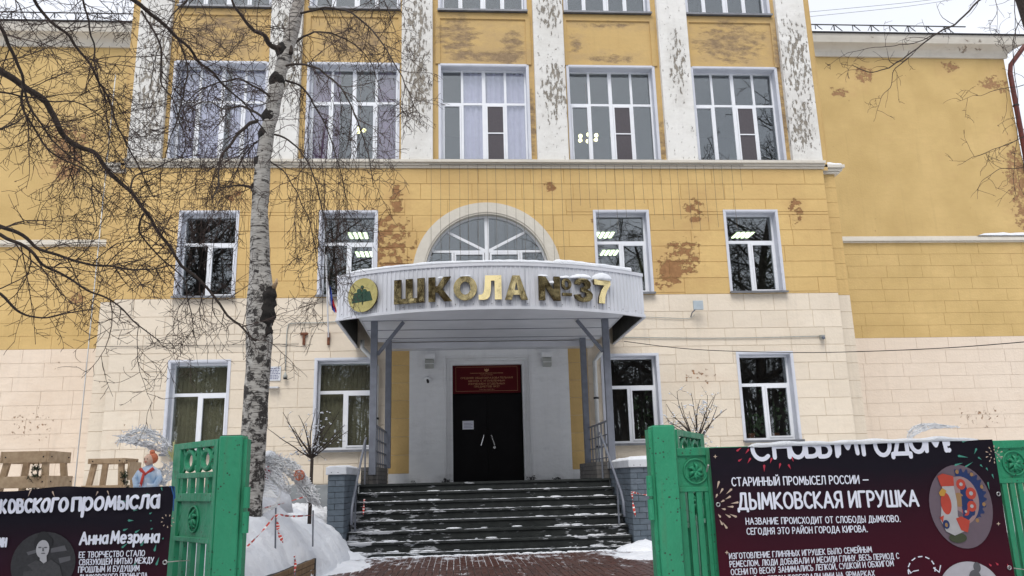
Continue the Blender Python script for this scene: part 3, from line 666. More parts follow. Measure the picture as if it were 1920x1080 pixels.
def add_window(key):
    x, z0, z1, w = wins[key]; h = z1-z0; kind = key[0]
    f, panes, sash = shared(('wm', kind, w, round(h, 3)), lambda: win_mesh(kind, w, h))
    yf = YB+(.10 if kind in 'UT' else .0)
    loc = Vector((bx(x), yf, z0))
    me = shared(('frame', kind), lambda: f.mesh('window', M['pvc']))
    wo = link('window', me, B, loc-ORG[B])
    def pm_(p):
        a, b, c, d = p
        return MB().box(a, b, .262, .270, c, d).mesh('pane', M['glass'])
    for i, p in enumerate(panes): link('pane', shared(('pane', kind, i), lambda: pm_(p)), wo)
    for i, (a, b, c, d, net) in enumerate(sash):
        net = net and key in ('U2', 'U3', 'U4')
        def sm():
            q = MB(); t = .045
            q.box(a+.003, a+t, .225, .29, c+.003, d-.003); q.box(b-t, b-.003, .225, .29, c+.003, d-.003); q.box(a+t, b-t, .225, .29, c+.003, c+t); q.box(a+t, b-t, .225, .29, d-t, d-.003)
            if net: q.box(a+t, b-t, .215, .235, (c+d)/2-.016, (c+d)/2+.016)
            return q.mesh('sash', M['pvc'])
        link('sash', shared(('sash', kind, i, net), sm), wo)
        if net: link('insect_screen', shared(('net', kind), lambda: MB().box(a+.045, b-.045, .236, .240, c+.045, d-.045).mesh('insect_screen', M['net'])), wo)
    def rv():
        q = MB(); t = .05; W2 = w/2
        for s in (-1, 1):
            x0_, x1_ = sorted((s*(W2-.002), s*(W2-.02))); q.box(x0_, x1_, -.012, .238, 0.0, h-.021)
            x0_, x1_ = sorted((s*(W2-.002), s*(W2+.055))); q.box(x0_, x1_, -.02, .0, 0, h)
        q.box(-W2+.002, W2-.002, -.011, .237, h-.02, h-.002); q.box(-W2-.055, W2+.055, -.021, 0, h, h+.055)
        return q.mesh('reveal', M['reveal'])
    link('reveal', shared(('rev', kind), rv), wo)
    def sl():
        q = MB(); q.box(-w/2-.07, w/2+.07, -.14, .238, -.035, -.004); q.box(-w/2-.07, w/2+.07, -.142, -.130, -.06, -.036); return q.mesh('sill', M['sill'])
    link('sill', shared(('sill', kind), sl), wo)
for k in wins: add_window(k)
# arched window over the canopy
aw = MB(); y0, y1 = YB+.16, YB+.24
def ring(mb, r0, r1, ya, yb, zc=ARC_Z, n=40, leg=None):
    for k in range(n):
        a, b = PI*k/n, PI*(k+1)/n
        pts = [(r0*math.cos(a), r0*math.sin(a)), (r1*math.cos(a), r1*math.sin(a)), (r1*math.cos(b), r1*math.sin(b)), (r0*math.cos(b), r0*math.sin(b))]
        i = len(mb.v)
        mb.v += [(bx(p), ya, zc+q) for p, q in pts]+[(bx(p), yb, zc+q) for p, q in pts]
        mb.f += [(i, i+1, i+2, i+3), (i+1, i+5, i+6, i+2), (i, i+3, i+7, i+4)]
    if leg:
        for s in (-1, 1):
            a, b = sorted((r0*s, r1*s)); mb.box(bx(a), bx(b), ya, yb, leg, zc)
ring(aw, 1.56, 1.64, y0, y1, leg=6.15)
def hbar(a, b, z, w=.06): aw.box(bx(a), bx(b), y0+.003, y1, z-w/2, z+w/2)
zt = 7.34; xt = math.sqrt(1.56**2-(zt-ARC_Z)**2)
aw.box(bx(-1.56), bx(1.56), y0+.004, y1, 6.15, 6.21)
hbar(-xt, -.05, zt); hbar(.05, xt, zt)
aw.box(bx(-.055), bx(.055), y0-.01, y1, 6.21, ARC_Z+1.56)
for s in (-1, 1):
    a, b = sorted((s*.87, s*.93)); aw.box(bx(a), bx(b), y0+.001, y1, 6.21, zt-.03)
    aw.bar((bx(s*.06), (y0+y1)/2, zt+.03), (bx(s*1.02), (y0+y1)/2, ARC_Z+1.17), .05, .07)
AW = aw.build('arched_window', M['pvc'], B)
sp = MB()
for s in (-1, 1):
    a, b = sorted((s*.07, s*.86)); c, d = 6.23, zt-.04
    sp.box(bx(a), bx(a+.05), y0-.015, y1, c, d); sp.box(bx(b-.05), bx(b), y0-.015, y1, c, d); sp.box(bx(a+.05), bx(b-.05), y0-.015, y1, c, c+.05); sp.box(bx(a+.05), bx(b-.05), y0-.015, y1, d-.05, d)
sp.build('sash', M['pvc'], AW)
def clipf(x): return ARC_Z+math.sqrt(max(0, 1.56**2-x*x))
for a, b, c, d in ((-1.55, -.93, 6.21, zt-.03), (-.81, -.12, 6.28, zt-.09), (.12, .81, 6.28, zt-.09), (.93, 1.55, 6.21, zt-.03)):
    n = 8; top = [(a+(b-a)*k/n, min(d, clipf(a+(b-a)*k/n))) for k in range(n+1)]
    MB().prism([(bx(p), q) for p, q in [(a, c)]+top+[(b, c)]], y0+.04, y0+.048).build('pane', M['glass'], AW)
for s in (-1, 1):
    pts = [(s*.055, zt+.03)]+[(s*(.055+1.36*k/12), 0) for k in range(13)]
    pts = [(s*.055, zt+.03), (s*xt, zt+.03)]+[(s*x, clipf(x)) for x in [xt-.01-(xt-.065)*k/14 for k in range(15)]]
    MB().prism([(bx(p), q) for p, q in pts], y0+.04, y0+.048).build('pane', M['glass'], AW)
rg = MB(); ring(rg, 1.66, ARO, YB-.035, YB+.03, leg=5.8); ring(rg, 1.615, 1.70, YB-.015, YB+.2, leg=5.8)
rg.build('arch_surround', M['trim'], B)
# rooms behind the windows
for z0, z1 in ((1.45, 5.2), (5.5, 8.75), (9.3, 13.2), (13.6, 17)):
    q = MB(); a, b, y0_, y1_ = bx(-9.2), bx(9.2), YB+.34, YB+6
    q.poly([(a, y1_, z0), (b, y1_, z0), (b, y1_, z1), (a, y1_, z1)]); q.poly([(a, y0_, z0), (b, y0_, z0), (b, y1_, z0), (a, y1_, z0)]); q.poly([(a, y0_, z1), (b, y0_, z1), (b, y1_, z1), (a, y1_, z1)])
    for x in (-9.2, -5.3, -1.9, 1.9, 5.3, 9.2): q.poly([(bx(x), y0_, z0), (bx(x), y1_, z0), (bx(x), y1_, z1), (bx(x), y0_, z1)])
    q.build('room_interior', M['room'], B, fix=False)

# door, surround
sr = MB(); YS = YB-.03
for s in (-1, 1):
    a, b = (bx(-2.0), bx(-1.15)) if s < 0 else (bx(1.05), bx(2.0)); sr.box(a, b, YS, YB+.03, 1.45, 4.70)
sr.box(bx(-1.15), bx(1.05), YS+.001, YB+.03, 4.56, 4.70)
DR = sr.build('door_surround', M['surround'], B)
mo = MB()
for k, (o_, w_, y_) in enumerate(((0, .06, .0), (.06, .07, .05), (.13, .09, .09))):
    for s in (-1, 1):
        x = (-1.15+o_) if s < 0 else (1.05-o_); a, b = sorted((x, x-s*w_)); mo.box(bx(a), bx(b), YS+y_, YB+.3, 1.45, 4.56-o_)
    mo.box(bx(-1.15+o_+w_), bx(1.05-o_-w_), YS+y_+.001, YB+.3, 4.56-o_-w_, 4.559-o_)
mo.build('door_moulding', M['surround'], B, bevel=.006)
dy = YB+.25
MB().box(bx(-.95), bx(.82), dy+.06, dy+.12, 1.45, 4.40).build('door_frame', M['door'], B)
for s, a, b in ((-1, -.925, -.067), (1, -.061, .795)):
    L = MB().box(bx(a), bx(b), dy, dy+.055, 1.47, 3.60).build('door', M['door'], B, bevel=.004)
    xh = bx(-.064+s*.13)
    MB().tube([(xh-.04, dy-.05, 2.46-s*-.13), (xh+.04, dy-.05, 2.46+s*-.13)], .014, 8).tube([(xh, dy-.05, 2.46), (xh, dy, 2.46)], .01, 6).build('handle', M['chrome'], L)
    if s > 0: MB().tube([(bx(.10), dy-.02, 2.28), (bx(.10), dy+.01, 2.28)], .03, 12).build('lock', M['chrome'], L)
sg_ = thing('sign', 'dark red school name board with thin gold border above the black doors', 'sign', (bx(-.065), dy-.02, 3.63))
MB().box(bx(-.925), bx(.795), dy-.02, dy+.03, 3.63, 4.36).build('board', M['red'], sg_, bevel=.004)
q = MB(); yb = dy-.024
for a, b, c, d in ((-.85, .72, 3.685, 3.692), (-.85, .72, 4.293, 4.300), (-.85, -.843, 3.692, 4.293), (.713, .72, 3.692, 4.293)): q.box(bx(a), bx(b), yb, yb+.006, c, d)
q.build('border', M['goldprint'], sg_)
q = MB()
for tx, hw, z, cp in (('МУНИЦИПАЛЬНОЕ БЮДЖЕТНОЕ ОБЩЕОБРАЗОВАТЕЛЬНОЕ УЧРЕЖДЕНИЕ', .42, 4.13, .02), ('ГОРОДА КИРОВА', .16, 4.085, .02), ('СРЕДНЯЯ ОБЩЕОБРАЗОВАТЕЛЬНАЯ', .66, 4.00, .042), ('ШКОЛА С УГЛУБЛЕННЫМ', .46, 3.925, .042),
                      ('ИЗУЧЕНИЕМ ОТДЕЛЬНЫХ', .46, 3.85, .042), ('ПРЕДМЕТОВ №37', .32, 3.78, .042), ('ГОРОДА КИРОВА', .19, 3.715, .022)):
    q = MB(); text_on(q, tx, (bx(-.065-hw), z), (bx(-.065+hw), z), cp, .09, None, yb); q.build('lettering', M['goldprint'], sg_, fix=False)
q = MB(); ez = 4.22; q.prism([(bx(-.065-.05), ez+.04), (bx(-.065-.06), ez-.01), (bx(-.065-.02), ez-.04), (bx(-.065), ez-.055), (bx(-.065+.02), ez-.04), (bx(-.065+.06), ez-.01), (bx(-.065+.05), ez+.04), (bx(-.065+.015), ez+.01), (bx(-.065), ez+.045), (bx(-.065-.015), ez+.01)], yb, yb+.005).build('crest', M['goldprint'], sg_)
pn = thing('paper_notice', 'small white paper notice taped to the left black door', 'paper', (bx(-.55), dy-.01, 2.74))
MB().box(bx(-.69), bx(-.41), dy-.006, dy-.002, 2.74, 2.95).build('sheet', M['paper'], pn)
q = MB()
for k in range(4): q.box(bx(-.66), bx(-.44-.03*(k % 2)), dy-.009, dy-.0065, 2.78+.035*k, 2.788+.035*k)
q.build('printed_line', M['ink'], pn)
MB().box(bx(-2.62), bx(2.62), YB-.35, YB+.02, 4.702, 4.86).build('porch_beam', M['metal_white'], B, bevel=.01)

# ------------------------------------------------------------------ entrance steps
X0, X1 = -1.98, 3.20
YL = 17.0
st = thing('entrance_steps', 'dark slate steps streaked with trodden snow leading up to the doors', 'steps', (XC, 15.9, G))
zt_ = 1.47
for k in range(8):
    y = YL-.3*k; z = zt_-.17*k; yb_ = YB if k == 0 else YL-.3*(k-1)
    zb = z-.17 if k < 7 else G-.02
    q = MB(); q.box(X0-.02, X1+.02, y-.03, yb_-(.0 if k == 0 else .002), z-.045, z); q.box(X0, X1, y, yb_-.003, zb+.001, z-.046)
    q.build('step', M['slate'], st, bevel=.004)
sn = MB(); rs = random.Random(4)
for k in range(8):
    y = YL-.3*k; z = zt_-.17*k
    if k == 0: continue
    x = X0+.02
    while x < X1-.05:
        e = abs(x-.6)/2.6
        L = rs.uniform(.12, .6); x2 = min(x+L, X1-.02)
        if rs.random() < .6+.4*min(1, e*.8+k*.06):
            n = max(3, int((x2-x)/.035)); w0 = rs.uniform(.02, .055); b = len(sn.v)
            for i in range(n+1):
                xx = x+(x2-x)*i/n; tp = math.sin(PI*i/n)**.5 if i not in (0, n) else .1
                hh = (.004+.010*rs.random()*(.5+e))*tp; ww = w0*tp*rs.uniform(.8, 1.2)
                sn.v += [(xx, y-.028, z+.001), (xx, y-.018, z+hh), (xx, y+ww*.5, z+hh*.8), (xx, y+ww, z+.001)]
                if i:
                    for j in range(3): q_ = b+(i-1)*4+j; sn.f.append((q_, q_+1, q_+5, q_+4))
        x = x2+rs.uniform(-.03, .02)
    # lumps trodden against the risers
    for i in range(int(4+k*1.6)):
        xx = rs.choice([rs.uniform(X0+.05, X0+1.7), rs.uniform(X1-1.6, X1-.05), rs.uniform(X0, X1)]); r = rs.uniform(.012, .05)
        sn.ball((xx, y+.27-rs.random()*.12, z+r*.2), r, 7, rs.uniform(1, 3.5), 1, .4)
sn.build('snow', M['snow'], st, smooth=True, kind='stuff', fix=False)

# ------------------------------------------------------------------ side walls of the steps
def brick_wall(name, label, cat, mat, x0, x1, y0, y1, z0, z1, bl=.25, bh=.077, faces='fl', group=None):
    """solid core and separate facing bricks; faces: f front (-y), l left (-x), r right (+x)"""
    t = thing(name, label, cat, ((x0+x1)/2, y0, z0), group)
    MB().box(x0+.012, x1-.012, y0+.012, y1, z0, z1).build('core', M['mortar'], t)
    n = int(round((z1-z0)/bh)); h = (z1-z0)/n
    for r in range(n):
        z = z0+r*h
        if 'f' in faces:
            L = x1-x0; cuts = [x0, x1] if L < bl*1.3 and r % 2 else ([x0, x0+L*.45, x1] if L < bl*1.6 else None)
            if cuts is None:
                cuts = [x0]; x = x0+(bl if r % 2 else bl/2)
                while x < x1-.06: cuts.append(x); x += bl
                cuts.append(x1)
            for a, b in zip(cuts, cuts[1:]): piece(mat, t, a+.004, b-.004, y0, y0+.03, z+.004, z+h-.004)
        for s, ff in ((x0, 'l'), (x1, 'r')):
            if ff in faces:
                cuts = [y0+.032]; y = y0+(bl if r % 2 == 0 else bl/2)+.02
                while y < y1-.06: cuts.append(y); y += bl
                cuts.append(y1)
                a_, b_ = (s, s+.03) if ff == 'l' else (s-.03, s)
                for a, b in zip(cuts, cuts[1:]): piece(mat, t, a_, b_, a+.004, b-.004, z+.004, z+h-.004)
    return t
def piece(mat, t, x0, x1, y0, y1, z0, z1, name='brick'):
    w, d, h = (x1-x0)/2, (y1-y0)/2, (z1-z0)/2
    key = ('brick', mat.name, round(w, 3), round(d, 3), round(h, 3))
    def mk():
        me = MB().box(-w, w, -d, d, -h, h).mesh('brick', mat); b_ = bmesh.new(); b_.from_mesh(me)
        bmesh.ops.bevel(b_, geom=b_.edges[:], offset=.003, segments=1, affect='EDGES'); b_.to_mesh(me); b_.free(); return me
    j = random.uniform(-.0015, .0015)
    link(name, shared(key, mk), t, Vector(((x0+x1)/2+j, (y0+y1)/2+j, (z0+z1)/2))-ORG[t])
def snow_cap(x0, x1, y0, y1, z, h, label, seed, nx=10, ny=14, name='snow_patch'):
    q = MB(); 
    for i in range(nx+1):
        for j in range(ny+1):
            u, v = i/nx, j/ny; e = min(u, 1-u, v, 1-v)*4; e = min(1, e)**.5
            x = x0+(x1-x0)*u; y = y0+(y1-y0)*v
            q.v.append((x+noise.noise(Vector((x*5, y*5, seed)))*.015, y+noise.noise(Vector((x*5, y*5, seed+9)))*.015, z+.002+h*e*(.8+.5*noise.noise(Vector((x*3, y*3, seed))))))
    for i in range(nx):
        for j in range(ny): a = i*(ny+1)+j; q.f.append((a, a+ny+1, a+ny+2, a+1))
    i0 = len(q.v)
    return q.solo(name, M['snow'], label, 'snow', smooth=True)
PL = brick_wall('brick_pier', 'blue-grey brick pier with white cap left of the steps', 'pier', M['brick_b'], -2.33, -2.02, 15.1, 17.15, G, 1.66, .26, .105, 'fr', 'brick piers beside the steps')
PR = brick_wall('brick_pier', 'blue-grey brick pier with white cap right of the steps', 'pier', M['brick_b'], 3.24, 3.80, 15.1, 17.15, G, 1.66, .26, .105, 'fl', 'brick piers beside the steps')
for t, a, b in ((PL, -2.36, -1.99), (PR, 3.21, 3.83)):
    MB().box(a, b, 15.06, 17.18, 1.661, 1.80).build('cap', M['cap'], t, bevel=.01)
    q = MB()
    for x in (a+.1, a+.22): q.ball((x, 15.058, 1.70), .008, 6)
    q.build('rivet', M['dark_metal'], t)
snow_cap(-2.35, -2.0, 15.07, 17.1, 1.80, .045, 'thin snow lying on the cap of the left brick pier', 1)
snow_cap(3.22, 3.82, 15.07, 17.1, 1.80, .075, 'snow lying on the cap of the right brick pier', 2)
for s, a, b in ((-1, -1.98, -1.62), (1, 2.98, 3.30)):
    brick_wall('parapet', 'low grey brick parapet on the landing, %s of the doors' % ('left' if s < 0 else 'right'), 'parapet', M['brick_g'], a, b, 17.2, 19.6, 1.471, 1.82, .26, .088, 'fr' if s < 0 else 'fl', 'parapets on the landing')

# ------------------------------------------------------------------ canopy
CH, CY, CM = 3.25, 16.5, 15.5
RA = (CH**2+(CY-CM)**2)/(2*(CY-CM)); CYC = CM+RA
def arcpt(s):            # s = signed arc length from the middle -> x, y, outward normal
    a = s/RA; return bx(RA*math.sin(a)-.06), CYC-RA*math.cos(a), Vector((math.sin(a), -math.cos(a), 0)), a
CN = thing('canopy', 'bowed entrance canopy of pale grey profiled sheet with gold school lettering', 'canopy', (bx(-.06), 17.5, 1.8))
ZB, ZT = 4.82, 5.72
SM = RA*math.asin(CH/RA)
fa = MB(); pitch = .095; pr_ = []
s = -SM
while s < SM:
    for u, d in ((0, 0), (.06, 0), (.07, .016), (.085, .016)): 
        if s+u < SM: pr_.append((s+u, d))
    s += pitch
pr_.append((SM, 0))
for s, d in pr_:
    x, y, n, a = arcpt(s)
    for z in (ZB, ZT): fa.v.append((x+n.x*d, y+n.y*d, z))
for k in range(len(pr_)-1): fa.f.append((2*k, 2*k+2, 2*k+3, 2*k+1))
fa.build('fascia', M['metal_white'], CN, fix=False)
tr_ = MB(); K = 60
for z0, z1, o in ((ZB-.03, ZB+.03, .03), (ZT-.035, ZT+.035, .028)):
    b = len(tr_.v)
    for k in range(K+1):
        x, y, n, a = arcpt(-SM+2*SM*k/K)
        tr_.v += [(x+n.x*o, y+n.y*o, z0), (x+n.x*o, y+n.y*o, z1), (x-n.x*.03, y-n.y*.03, z1), (x-n.x*.03, y-n.y*.03, z0)]
        if k:
            for j in range(4): tr_.f.append((b+4*(k-1)+j, b+4*(k-1)+(j+1) % 4, b+4*k+(j+1) % 4, b+4*k+j))
tr_.build('edge_trim', M['metal_white'], CN)
for sg in (-1, 1):
    xs_ = bx(-.06+sg*CH); q = MB(); y = CY; pts = []
    while y < YB-.05:
        for u, d in ((0, 0), (.06, 0), (.07, .016), (.085, .016)): pts.append((y+u, d))
        y += pitch
    for yy, d in pts:
        for z in (ZB, ZT): q.v.append((xs_+sg*d, min(yy, YB), z))
    for k in range(len(pts)-1): q.f.append((2*k, 2*k+2, 2*k+3, 2*k+1))
    q.build('side_fascia', M['metal_white'], CN, fix=False)
    q = MB(); 
    for yy, d in pts:
        for z in (ZB+.005, ZT): q.v.append((xs_+sg*(d*1-.012), min(yy, YB-.03), z))
    for k in range(len(pts)-1): q.f.append((2*k, 2*k+2, 2*k+3, 2*k+1))
    q.build('side_lining', M['metal_dark'], CN, fix=False)
    q = MB().box(xs_-.03, xs_+.03, CY, YB-.01, ZB-.032, ZB-.002); q.box(bx(-.06+sg*2.80)-.02, bx(-.06+sg*2.80)+.02, CY-.3, YB-.36, ZB+.05, ZB+.17); q.build('side_trim', M['metal_white'], CN)
sf = MB(); y = CM+.03; z = ZB+.05; row = []
prof = []
while y < YB-.36:
    for u, d in ((0, 0), (.065, 0), (.078, .014), (.092, .014)): prof.append((y+u, d))
    y += .105
for yy, d in prof:
    yy = min(yy, YB-.355)
    hw = 2.80 if yy > CY-.4 else 2.80
    half = RA*RA-(CYC-yy)**2; hw = min(2.80, math.sqrt(half)-.02 if half > 0 else 0)
    sf.v += [(bx(-.06-hw), yy, z+d), (bx(-.06+hw), yy, z+d)]
for k in range(len(prof)-1): sf.f.append((2*k, 2*k+1, 2*k+3, 2*k+2))
sf.build('soffit', M['metal_white'], CN, fix=False)
q = MB()
for yy in (16.9, 18.0, 19.1): q.box(bx(-2.84), bx(2.72), yy, yy+.025, z-.012, z-.001)
q.build('soffit_seam', M['post'], CN)
q = MB(); pts = []
for k in range(K+1):
    x, y, n, a = arcpt(-SM+2*SM*k/K); pts.append((x-n.x*.03, y-n.y*.03))
i = len(q.v); q.v += [(x, y, 5.40) for x, y in pts]+[(pts[-1][0], YB, 5.55), (pts[0][0], YB, 5.55)]; q.f.append(tuple(range(len(q.v))))
q.v += [(x, y, 5.44) for x, y in pts]+[(pts[-1][0], YB, 5.59), (pts[0][0], YB, 5.59)]; n_ = len(pts)+2; q.f.append(tuple(range(n_, 2*n_)))
q.build('roof_deck', M['metal_dark'], CN, fix=False)
for sx, yy, zb_ in ((-2.58, 17.0, 1.66), (2.42, 17.0, 1.66), (-2.47, 19.4, 1.82), (2.30, 19.4, 1.82)):
    x = bx(sx); q = MB().box(x-.07, x+.07, yy-.07, yy+.07, zb_, ZB+.05)
    q.build('post', M['post'], CN, bevel=.006)
    if yy < 18: s = -1 if sx > 0 else 1; MB().bar((x+s*.07, yy, 4.15), (x+s*.62, yy, ZB+.03), .07, .07).build('brace', M['post'], CN)
q = MB(); s = -SM+.15
while s < SM: x, y, n, a = arcpt(s); q.ball((x+n.x*.02, y+n.y*.02, ZB+.085), .009, 6); s += .36
q.build('screws', M['dark_metal'], CN, kind='stuff')
q = MB()
for s in (-2.45, -.9, .62, 2.15): x, y, n, a = arcpt(s); q.bar((x+n.x*.018, y+n.y*.018, ZB+.03), (x+n.x*.018, y+n.y*.018, ZT-.035), .006)
q.build('sheet_seam', M['post'], CN)
# gold letters standing off the fascia
def oval(cx, cy, rx, ry, n=28): return [(cx+math.cos(2*PI*k/n)*rx, cy+math.sin(2*PI*k/n)*ry) for k in range(n)]
GL = {
 'Ш': [[(0, 0), (1.12, 0), (1.12, 1), (.86, 1), (.86, .2), (.69, .2), (.69, 1), (.43, 1), (.43, .2), (.26, .2), (.26, 1), (0, 1)]],
 'К': [[(0, 0), (.28, 0), (.28, .38), (.37, .38), (.64, 0), (.97, 0), (.57, .52), (.93, 1), (.62, 1), (.37, .63), (.28, .63), (.28, 1), (0, 1)]],
 'О': [oval(.48, .5, .48, .51), oval(.48, .5, .21, .27)],
 'Л': [[(.27, 1), (.92, 1), (.92, 0), (.64, 0), (.64, .78), (.50, .78), (.49, .36), (.44, .13), (.34, .02), (.2, -.01), (.0, 0), (.0, .2), (.12, .21), (.19, .28), (.23, .45)]],
 'А': [[(0, 0), (.29, 0), (.35, .2), (.62, .2), (.68, 0), (.97, 0), (.64, 1), (.33, 1)], [(.41, .4), (.56, .4), (.485, .74)]],
 'N': [[(0, 0), (.26, 0), (.26, .58), (.62, 0), (.9, 0), (.9, 1), (.64, 1), (.64, .42), (.28, 1), (0, 1)]],
 'o': [oval(.4, .5, .4, .5), oval(.4, .5, .17, .27)], '-': [[(0, 0), (1, 0), (1, 1), (0, 1)]],
 '3': [[(0, .74), (.03, .88), (.14, .97), (.34, 1.01), (.54, .97), (.66, .86), (.68, .72), (.62, .59), (.52, .53), (.66, .46), (.74, .33), (.72, .17), (.60, .04), (.36, -.01), (.14, .03), (.02, .14), (-.03, .28), (.22, .32), (.25, .22), (.34, .18), (.45, .22), (.48, .32), (.43, .40), (.26, .43), (.26, .60), (.38, .62), (.43, .70), (.41, .79), (.33, .82), (.26, .79), (.24, .71)]],
 '7': [[(0, 1), (.78, 1), (.78, .82), (.60, .55), (.50, .28), (.47, 0), (.18, 0), (.21, .26), (.32, .54), (.48, .77), (0, .77)]]}
def glyph(ch):
    cu = bpy.data.curves.new('g', 'CURVE'); cu.dimensions = '2D'; cu.fill_mode = 'BOTH'; cu.extrude = .5
    for lp in GL[ch]:
        sp = cu.splines.new('POLY'); sp.points.add(len(lp)-1); sp.use_cyclic_u = True
        for p, (x, y) in zip(sp.points, lp): p.co = (x, y, 0, 1)
    return curve_mesh(cu)
def fascia_text(ch, X0_, X1_, zbot, ztop):
    """one gold letter between two places along the canopy front, standing off on pins"""
    xm = (X0_+X1_)/2-bx(-.06); a = math.asin(xm/RA); w = (X1_-X0_)/math.cos(a)
    vs, fs = glyph(ch); x0, x1 = min(v[0] for v in vs), max(v[0] for v in vs); y0_, y1_ = min(v[1] for v in vs), max(v[1] for v in vs)
    n = Vector((math.sin(a), -math.cos(a), 0)); t = Vector((math.cos(a), math.sin(a), 0)); c = Vector((bx(-.06)+RA*math.sin(a), CYC-RA*math.cos(a), 0))
    face, side = MB(), MB(); V = []
    for x, y, z in vs:
        u = ((x-x0)/(x1-x0)-.5)*w; v = zbot+(y-y0_)/(y1_-y0_)*(ztop-zbot); V.append(tuple(c+t*u+n*(.05+(z+.5)*.05)+Vector((0, 0, v))))
    for f in fs:
        tgt = face if min(vs[k][2] for k in f) > .49 else side
        i = len(tgt.v); tgt.v += [V[k] for k in f]; tgt.f.append(tuple(range(i, i+len(f))))
    o = face.build('letter', M['gold'], CN, fix=False); side.build('letter_edge', M['gold_side'], o, fix=False)
LZ0, LZ1 = 4.965, 5.465
for ch, a, b in (('Ш', 740, 798), ('К', 805, 849), ('О', 851, 895), ('Л', 897, 940), ('А', 945, 988), ('N', 1008, 1049), ('3', 1075, 1112), ('7', 1115, 1149)): fascia_text(ch, P(a, 545, 15.55).x, P(b, 545, 15.55).x, LZ0, LZ1)
fascia_text('o', P(1051, 545, 15.6).x, P(1070, 545, 15.6).x, 5.20, 5.44); fascia_text('-', P(1052, 545, 15.6).x, P(1070, 545, 15.6).x, 5.075, 5.135)
em = P(682, 550, 15.85); xm = em.x-bx(-.06); a_ = math.asin(xm/RA); en = Vector((math.sin(a_), -math.cos(a_), 0)); et = Vector((math.cos(a_), math.sin(a_), 0))
ec = Vector((bx(-.06)+RA*math.sin(a_), CYC-RA*math.cos(a_), 5.235))+en*.06
q = MB(); K = 40; r = .355
for k in range(K): a = 2*PI*k/K; q.v.append(tuple(ec+et*(math.cos(a)*r)+Vector((0, 0, math.sin(a)*r))+en*.04))
q.f.append(tuple(range(K))); EM = q.build('emblem', M['gold_dark'], CN, fix=False)
q = MB()
for k in range(K):
    a = 2*PI*k/K
    for d in (.0, .038): q.v.append(tuple(ec+et*(math.cos(a)*r)+Vector((0, 0, math.sin(a)*r))+en*d))
for k in range(K): q.f.append((2*k, 2*k+1, 2*((k+1) % K)+1, 2*((k+1) % K)))
q.build('emblem_edge', M['gold_side'], EM, fix=False)
def epoly(mb, pts, d=.05):
    fr_ = [tuple(ec+et*u+Vector((0, 0, v))+en*d) for u, v in pts]; bk = [tuple(ec+et*u+Vector((0, 0, v))+en*.041) for u, v in pts]
    i = len(mb.v); n = len(pts); mb.v += fr_+bk; mb.f.append(tuple(range(i, i+n)))
    for k in range(n): mb.f.append((i+k, i+(k+1) % n, i+n+(k+1) % n, i+n+k))
q = MB(); epoly(q, [(-.255, -.155), (-.2, .055), (-.012, .07), (-.012, -.145)]); epoly(q, [(.012, -.145), (.012, .07), (.175, .06), (.235, -.135)])
for cx, cz, rr in ((-.08, .09, .05), (.05, .075, .045), (-.01, .165, .032), (.055, -.01, .04), (.05, -.1, .04), (-.07, .0, .05)): epoly(q, [(cx+math.cos(2*PI*k/12)*rr, cz+math.sin(2*PI*k/12)*rr) for k in range(12)], .058)
epoly(q, [(-.006, -.2), (.006, -.2), (.006, .2), (-.006, .2)], .054)
q.build('book_and_sprout', M['emblem_green'], EM)
# snow on canopy and letters
q = MB(); K = 90
for k in range(K+1):
    s = -SM*.93+2*SM*.96*k/K; x, y, n, a = arcpt(min(s, SM*.9)); hh = .045+.05*max(0, noise.noise(Vector((x*1.1, 1, 2))))+.03*abs(noise.noise(Vector((x*4, 3, 2))))+(.03 if k > 60 else 0)
    e = min(1, k/4, (K-k)/4)**.5; hh *= e
    for o, z in ((.034, ZT+.036), (.04, ZT+.036+hh*.5), (.02, ZT+.036+hh*.95), (-.1, ZT+.036+hh), (-.5, ZT+.036+hh*.8), (-1.2, ZT-.05)): q.v.append((x+n.x*o, y+n.y*o, z))
    if k:
        for j in range(5): b = (k-1)*6+j; q.f.append((b, b+1, b+7, b+6))
q.solo('snow_ridge', M['snow'], 'snow lying along the top edge of the entrance canopy', 'snow', smooth=True)
for i, (px, zz, w, h, lab) in enumerate(((1018, LZ1, .11, .05, 'small snow cap on the first stroke of the number sign'), (1058, 5.45, .13, .06, 'snow cap on the small round letter of the number sign'), (1090, LZ1+.0, .24, .10, 'snow heap on top of the gold figure three'), (1132, LZ1, .23, .16, 'tall snow heap on top of the gold figure seven'),
        (827, LZ1-.02, .06, .05, 'pinch of snow in the notch of the gold letter K'), (873, LZ1, .12, .03, 'thin snow on the gold letter O'), (1034, 5.33, .08, .06, 'snow wedged in the notch of the number sign'))):
    Xp = P(px, 545, 15.55).x; a = math.asin((Xp-bx(-.06))/RA); c = Vector((bx(-.06)+RA*math.sin(a), CYC-RA*math.cos(a), zz-.008))+Vector((math.sin(a), -math.cos(a), 0))*.06
    q = MB(); q.lathe(c, [(w*math.cos(t*PI/2/6)+.001, h*math.sin(t*PI/2/6)) for t in range(7)], 18, 1, .42)
    q.v = [(x+noise.noise(Vector((x*9, z*9, i)))*.02, y, z+noise.noise(Vector((x*8, 3, i)))*.02*(z > zz)) for x, y, z in q.v]
    q.solo('snow_heap', M['snow'], lab, 'snow', 'snow caps on the gold lettering', smooth=True)

